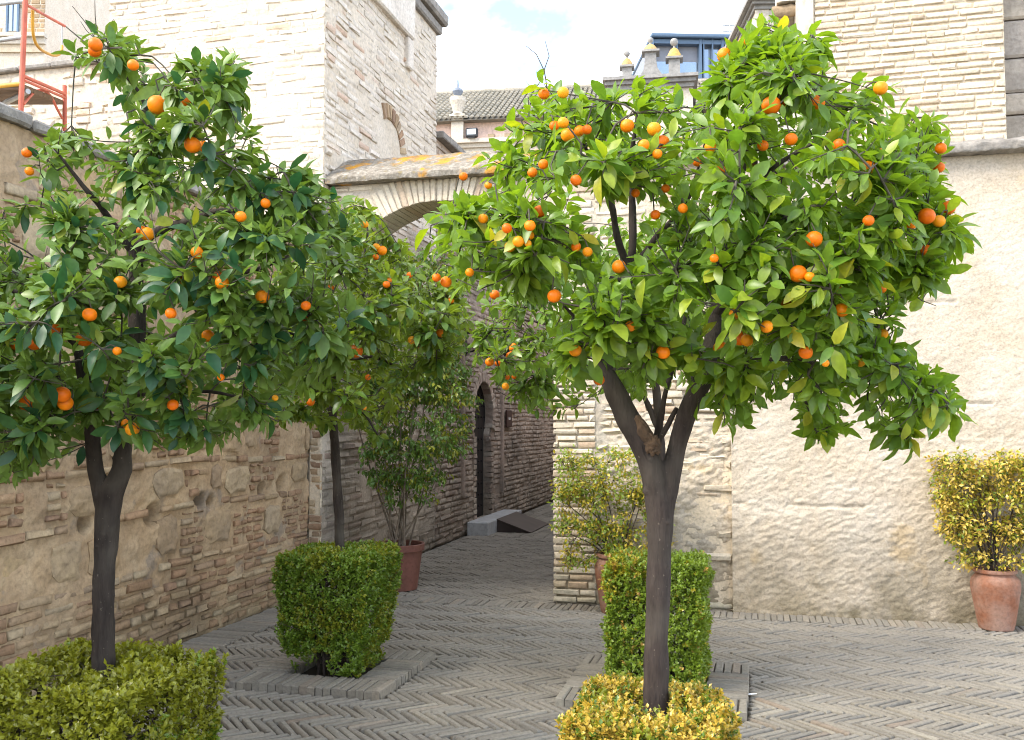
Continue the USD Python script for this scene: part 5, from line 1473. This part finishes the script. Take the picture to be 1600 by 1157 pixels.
# ---- clipped hedges
def hedge(label, key, hx, hy, z0, z1, n, mats, seed, taper=0.0, size=0.024, sparse=0.0, bare_low=0.0, round_=0.07, n_stem=14, ang=0.0, shift=(0, 0)):
    rng = np.random.default_rng(seed)
    x, y = TREES[key]
    x, y = x + shift[0], y + shift[1]
    h = thing("clipped_hedge", label, "hedge", (0, 0, 0), None)
    # points on the clipped faces
    A = np.array([4 * hx * hy * 1.15, 2 * hx * (z1 - z0), 2 * hx * (z1 - z0), 2 * hy * (z1 - z0), 2 * hy * (z1 - z0)])
    face = rng.choice(5, n, p=A / A.sum())
    a, b = rng.uniform(-1, 1, n), rng.uniform(0, 1, n)
    P, Nn = np.zeros((n, 3)), np.zeros((n, 3))
    zz = z0 + (z1 - z0) * b
    for k, (ax, s) in enumerate((("z", 1), ("y", -1), ("y", 1), ("x", -1), ("x", 1))):
        m = face == k
        if ax == "z":
            P[m] = np.stack([a[m] * hx, rng.uniform(-1, 1, m.sum()) * hy, np.full(m.sum(), z1)], 1); Nn[m] = [0, 0, 1]
        elif ax == "y":
            P[m] = np.stack([a[m] * hx, np.full(m.sum(), s * hy), zz[m]], 1); Nn[m] = [0, s, 0.15]
        else:
            P[m] = np.stack([np.full(m.sum(), s * hx), a[m] * hy, zz[m]], 1); Nn[m] = [s, 0, 0.15]
    # rounded edges and taper to the foot
    c = np.clip(P, [-hx + round_, -hy + round_, z0], [hx - round_, hy - round_, z1 - round_])
    off = P - c
    ln_ = np.linalg.norm(off, axis=1, keepdims=True)
    P = np.where(ln_ > round_, c + off / np.maximum(ln_, 1e-9) * round_, P)
    Nn = unit(Nn + np.where(ln_ > 1e-6, off / np.maximum(ln_, 1e-9), 0) * 0.8)
    f = 1 - taper * np.clip((z1 - P[:, 2]) / (z1 - z0), 0, 1) ** 1.4
    P[:, :2] *= f[:, None]
    depth = rng.exponential(0.024, n) + 0.085 * (noise(P * 8, seed) - .35) + 0.05 * (noise(P * 18, seed + 4) - .4)
    P = P - Nn * np.clip(depth, -0.025, 0.18)[:, None]
    lowf = np.clip((z1 - 0.25 - P[:, 2]) / (z1 - z0), 0, 1)
    keep = noise(P * 8.5, seed + 1) * .6 + noise(P * 19, seed + 2) * .4 > sparse + bare_low * lowf
    keep &= np.hypot(P[:, 0], P[:, 1]) > 0.075
    P, Nn = P[keep], Nn[keep]
    ca_, sa_ = math.cos(ang), math.sin(ang)
    Rm = np.array([[ca_, -sa_, 0], [sa_, ca_, 0], [0, 0, 1]])
    P, Nn = P @ Rm.T, Nn @ Rm.T
    m = len(P)
    k = 7
    stemd = unit(Nn * 0.7 + np.array([0, 0, 0.75]) + rng.normal(0, .45, (m, 3)))
    e1 = unit(np.cross(stemd, rng.normal(0, 1, (m, 3)))); e2 = np.cross(stemd, e1)
    pos, dr, up, sz, sid = [], [], [], [], []
    sl = size * rng.uniform(1.4, 2.6, m)
    for q in range(k):
        t = q / (k - 1)
        s_ = (-1) ** q
        aa = rng.uniform(-.7, .7, m) + (q // 2) * 1.57
        rad = (np.cos(aa)[:, None] * e1 + np.sin(aa)[:, None] * e2) * s_
        pos.append(P + stemd * (sl * (t - .5))[:, None]); dr.append(stemd * (0.35 + .5 * t) + rad * (1.0 - .5 * t) + rng.normal(0, .15, (m, 3)))
        up.append(stemd * .5 + np.array([0, 0, .6]) + Nn * .3 + rng.normal(0, .25, (m, 3))); sz.append(size * rng.uniform(.7, 1.2, m)); sid.append(np.arange(m))
    pos, dr, up, sz, sid = np.vstack(pos) + [x, y, 0], np.vstack(dr), np.vstack(up), np.concatenate(sz), np.concatenate(sid)
    V = small_leaves(pos, dr, up, sz, rng, 0.36)
    pick_ = mats(P, Nn, rng)[sid]
    for nm, mt in enumerate(("hedge_green", "hedge_yellow", "hedge_gold")):
        s_ = pick_ == nm
        if s_.any():
            add("foliage", vmesh(V[s_], _HF), mt, h, kind="stuff")
    # stems and twigs inside
    wood = []
    for q in range(n_stem):
        a_ = rng.uniform(0, 6.28); r0 = rng.uniform(.03, .16)
        p0 = np.array([x + r0 * math.cos(a_), y + r0 * math.sin(a_), -.04])
        p1 = np.array([x + rng.uniform(-.8, .8) * hx, y + rng.uniform(-.8, .8) * hy, z1 - rng.uniform(.05, .25)])
        R = grow(p0, p1, rng.uniform(.006, .010), .003, rng, .04, -.02, .08)
        add("stem", tube(R, 6, bumps=.2, seed=q), "hedge_wood", h, smooth=True)
        for w in range(26):
            s_ = R[rng.integers(len(R) // 4, len(R)), :3]
            e = s_ + unit(np.array([rng.normal(0, 1), rng.normal(0, 1), rng.uniform(-.1, .9)])) * rng.uniform(.08, .24)
            e[:2] = np.clip(e[:2], [x - hx + .015, y - hy + .015], [x + hx - .015, y + hy - .015]); e[2] = min(e[2], z1 - .02)
            wood.append(tube(grow(s_, e, .0026, .0013, rng, .05, .05, .1), 4, cap=False))
    add("twigs", cat(wood), "hedge_wood", h, kind="stuff")
    return h


def mats_rf(P, Nn, rng):
    hi = (P[:, 2] > 0.50) + 0.0
    r = rng.random(len(P))
    g = noise(P * 7, 7)
    return np.where(r < 0.66 * (.55 + .45 * hi) * (.7 + .5 * g), 2, np.where(r < .90, 1, 0))


def mats_lf(P, Nn, rng):
    r = rng.random(len(P)); g = noise(P * 6, 8)
    front = np.clip(.95 - P[:, 1] * 1.1 - P[:, 0] * .2, .35, 1.1) * (P[:, 2] > .40) + .40
    return np.where(r < front * (.55 + .9 * g), 1, 0)


def mats_lb(P, Nn, rng):
    r = rng.random(len(P)); g = noise(P * 5, 9)
    return np.where((r < .6) & (g > .52), 1, np.where(r < .14, 1, 0))


def mats_rb(P, Nn, rng):
    r = rng.random(len(P)); g = noise(P * 5, 10)
    w = np.clip((-P[:, 0] + .05) * 1.6, 0, .8) * (P[:, 2] > .56) * (.4 + g) + .05
    return np.where(r < w, np.where(rng.random(len(P)) < .22, 2, 1), 0)


hedge("gold leaved clipped hedge round the forked trunk at the front right", "RF", 0.265, 0.30, 0.10, 0.72, 8600, mats_rf, 601, round_=0.08, sparse=0.12, bare_low=0.25, size=0.0175, shift=(-0.03, 0))
hedge("yellow green clipped hedge around the dark trunk in the lower left corner", "LF", 0.355, 0.35, 0.06, 0.71, 6200, mats_lf, 602, sparse=0.37, bare_low=0.30, size=0.025, n_stem=20)
hedge("bushy green hedge narrowing to its foot in the raised square brick surround", "LB", 0.335, 0.335, 0.05, 0.80, 7200, mats_lb, 603, taper=0.24, sparse=0.27, bare_low=0.36, size=0.023, n_stem=20)
hedge("dense green hedge with brownish gold top standing behind the front right trunk", "RB", 0.30, 0.30, 0.03, 0.80, 8000, mats_rb, 604, sparse=0.10, bare_low=0.12, size=0.021)


# ---- potted shrubs
def jar(parent, c, h, rb, rbelly, rneck, rrim, mat):
    x, y = c
    prof = [(0, .004), (rb * .96, .004), (rb, .012), (rb * 1.08, h * .12), (rb + (rbelly - rb) * .62, h * .42), (rbelly * .99, h * .66), (rbelly, h * .76), (rbelly * .96, h * .83), (rneck * 1.04, h * .90), (rneck, h * .925),
            (rrim, h * .945), (rrim * 1.02, h * .97), (rrim, h), (rneck * .96, h), (rneck * .90, h * .95), (rneck * .95, h * .85), (0, h * .85)]
    P = np.array(prof)
    s = np.r_[0, np.cumsum(np.linalg.norm(np.diff(P, axis=0), axis=1))]
    add("pot", lathe(P, 48, (x, y, 0)), mat, parent, smooth=35)
    add("soil", lathe([(0, h * .86), (rneck * .955, h * .86), (rneck * .95, h * .90), (0, h * .915)], 32, (x, y, 0)), "soil", parent, smooth=35)


def bush(parent, c, z0, boxes, n, leafmats, size, seed, n_stem=10, stem_mat="hedge_wood", spread=.05, width=.27, sprig=6, droop=.1, gap=.3, stem_r=.007):
    """Leafy sprigs filling boxes (cx, cy, cz, hx, hy, hz) round the pot's centre, on stems from the pot."""
    rng = np.random.default_rng(seed)
    x, y = c
    vol = np.array([b[3] * b[4] * b[5] for b in boxes]); bi = rng.choice(len(boxes), n * 3, p=vol / vol.sum())
    B = np.array(boxes)[bi]
    q_ = rng.uniform(-1, 1, (n * 3, 3)); q_ = np.sign(q_) * np.abs(q_) ** .8
    ell = np.linalg.norm(np.abs(q_) ** 1.0, ord=4, axis=1)
    P = B[:, :3] + q_ * B[:, 3:] + [x, y, 0]
    keep = (noise(P * 7.5, seed) * .6 + noise(P * 16, seed + 1) * .4 > gap) & (ell < 1.12)
    P = P[keep][:n]
    stems = []
    for k in range(n_stem):
        a_ = rng.uniform(0, 6.28); r0 = rng.uniform(0.01, spread)
        b = boxes[k % len(boxes)]
        e = np.array([x + b[0] + rng.uniform(-.85, .85) * b[3], y + b[1] + rng.uniform(-.85, .85) * b[4], b[2] + rng.uniform(.1, .9) * b[5]])
        R = grow(np.array([x + r0 * math.cos(a_), y + r0 * math.sin(a_), z0 - .02]), e, stem_r, .0025, rng, .05, .06, .06)
        add("stem", tube(R, 6, bumps=.2, seed=k), stem_mat, parent, smooth=True)
        stems.append(R[:, :3])
    S = np.vstack(stems)
    wood = []
    pos, dr, up, sz, sid = [], [], [], [], []
    for i_, p in enumerate(P):
        k = np.argmin(((S - p) ** 2).sum(1))
        R = grow(S[k], p, .0022, .0012, rng, .06, .1, .06)
        wood.append(tube(R, 3, cap=False))
        if i_ % 4 == 0:
            S = np.vstack([S, R[1:-1, :3]])
        tg = unit(unit(R[-1, :3] - R[0, :3]) + [0, 0, .3 - droop] + rng.normal(0, .25, 3))
        e1 = unit(np.cross(tg, rng.normal(0, 1, 3))); e2 = np.cross(tg, e1)
        az = np.arange(sprig) * 2.4 + rng.uniform(0, 6.28)
        t = np.linspace(0, 1, sprig)[:, None]
        rad = np.cos(az)[:, None] * e1 + np.sin(az)[:, None] * e2
        pos.append(p + tg * (t - .6) * size * 2.2 + rad * .003); dr.append(tg * (.3 + .5 * t) + rad + np.array([0, 0, -droop * 2]) + rng.normal(0, .15, (sprig, 3)))
        up.append(np.array([0, 0, 1.0]) + rng.normal(0, .45, (sprig, 3))); sz.append(size * rng.uniform(.7, 1.2, sprig)); sid.append(np.full(sprig, i_))
    pos, dr, up, sz, sid = np.vstack(pos), np.vstack(dr), np.vstack(up), np.concatenate(sz), np.concatenate(sid)
    V = small_leaves(pos, dr, up, sz, rng, width)
    which = rng.choice(len(leafmats), len(P), p=[w for _, w in leafmats])[sid]
    for k, (mt, _) in enumerate(leafmats):
        add("foliage", vmesh(V[which == k], _HF), mt, parent, kind="stuff")
    add("twigs", cat(wood), stem_mat, parent, kind="stuff")


c1 = ground(1557, 983)[:2]
p1 = thing("potted_shrub", "yellow leaved shrub in a terracotta jar at the right edge", "potted plant")
jar(p1, c1, 0.47, 0.128, 0.182, 0.140, 0.158, "terracotta")
bush(p1, c1, 0.40, [(0, 0, 1.0, .40, .20, .34), (.03, 0, .66, .33, .17, .18), (-.1, 0, 1.15, .34, .2, .22)], 1250, [("hedge_gold", .50), ("hedge_yellow", .38), ("hedge_green", .12)], .040, 701, n_stem=16, gap=.40)
c2 = np.array([-1.20, 8.26])
p2 = thing("potted_shrub", "spreading green shrub in a terracotta jar against the arch pier", "potted plant")
jar(p2, c2, 0.50, 0.13, 0.185, 0.145, 0.165, "terracotta")
bush(p2, c2, 0.43, [(-.02, -.02, 1.16, .50, .15, .22), (-.30, -.02, .85, .22, .13, .20), (.20, 0, .78, .26, .14, .26), (-.02, -.02, .62, .16, .13, .12), (-.30, -.04, .58, .16, .10, .20)], 1150, [("shrub_leaf", .62), ("hedge_yellow", .33), ("hedge_gold", .05)], .040, 702, n_stem=14, gap=.36)
c3 = np.array([-3.42, 8.86])
p3 = thing("potted_shrub", "tall leafy shrub in a big brown plastic pot at the passage mouth", "potted plant")
add("pot", lathe([(0, .004), (.185, .004), (.19, .02), (.235, .37), (.238, .375), (.255, .38), (.258, .44), (.25, .445), (.232, .44), (.225, .36), (0, .36)], 48, (*c3, 0)), "plant_pot_plastic", p3, smooth=35)
add("soil", lathe([(0, .362), (.222, .362), (.22, .385), (0, .395)], 32, (*c3, 0)), "soil", p3, smooth=35)
bush(p3, c3, 0.38, [(.10, .05, 2.55, .50, .40, .75), (.18, .0, 1.75, .52, .40, .45), (.10, 0, 1.25, .40, .32, .22), (.08, -.04, .98, .26, .22, .16)], 1800, [("shrub_leaf", .56), ("hedge_green", .16), ("hedge_yellow", .28)], .058, 703, n_stem=18, stem_mat="pale_stem", spread=.12, width=.25, sprig=7, droop=.5, gap=.39, stem_r=.010)

# ---- a scrap on the paving
g = ground(1173, 1090)
rng = np.random.default_rng(9)
uu, vv = np.meshgrid(np.linspace(-.035, .035, 9), np.linspace(-.015, .015, 6), indexing="ij")
hh = 0.012 + 0.02 * noise(np.stack([uu * 45, vv * 45, 0 * uu], -1), 4)
i, j = np.meshgrid(np.arange(8), np.arange(5), indexing="ij"); q = (i * 6 + j).ravel()
ps_ = add("paper_scrap", tm(np.stack([g[0] + uu, g[1] + vv + uu * .2, hh], -1).reshape(-1, 3), np.vstack([np.stack([q, q + 6, q + 7], 1), np.stack([q, q + 7, q + 1], 1)])), "paper_scrap")
tag(ps_, "white paper scrap lying on the herringbone paving right of the gold hedge", "litter")
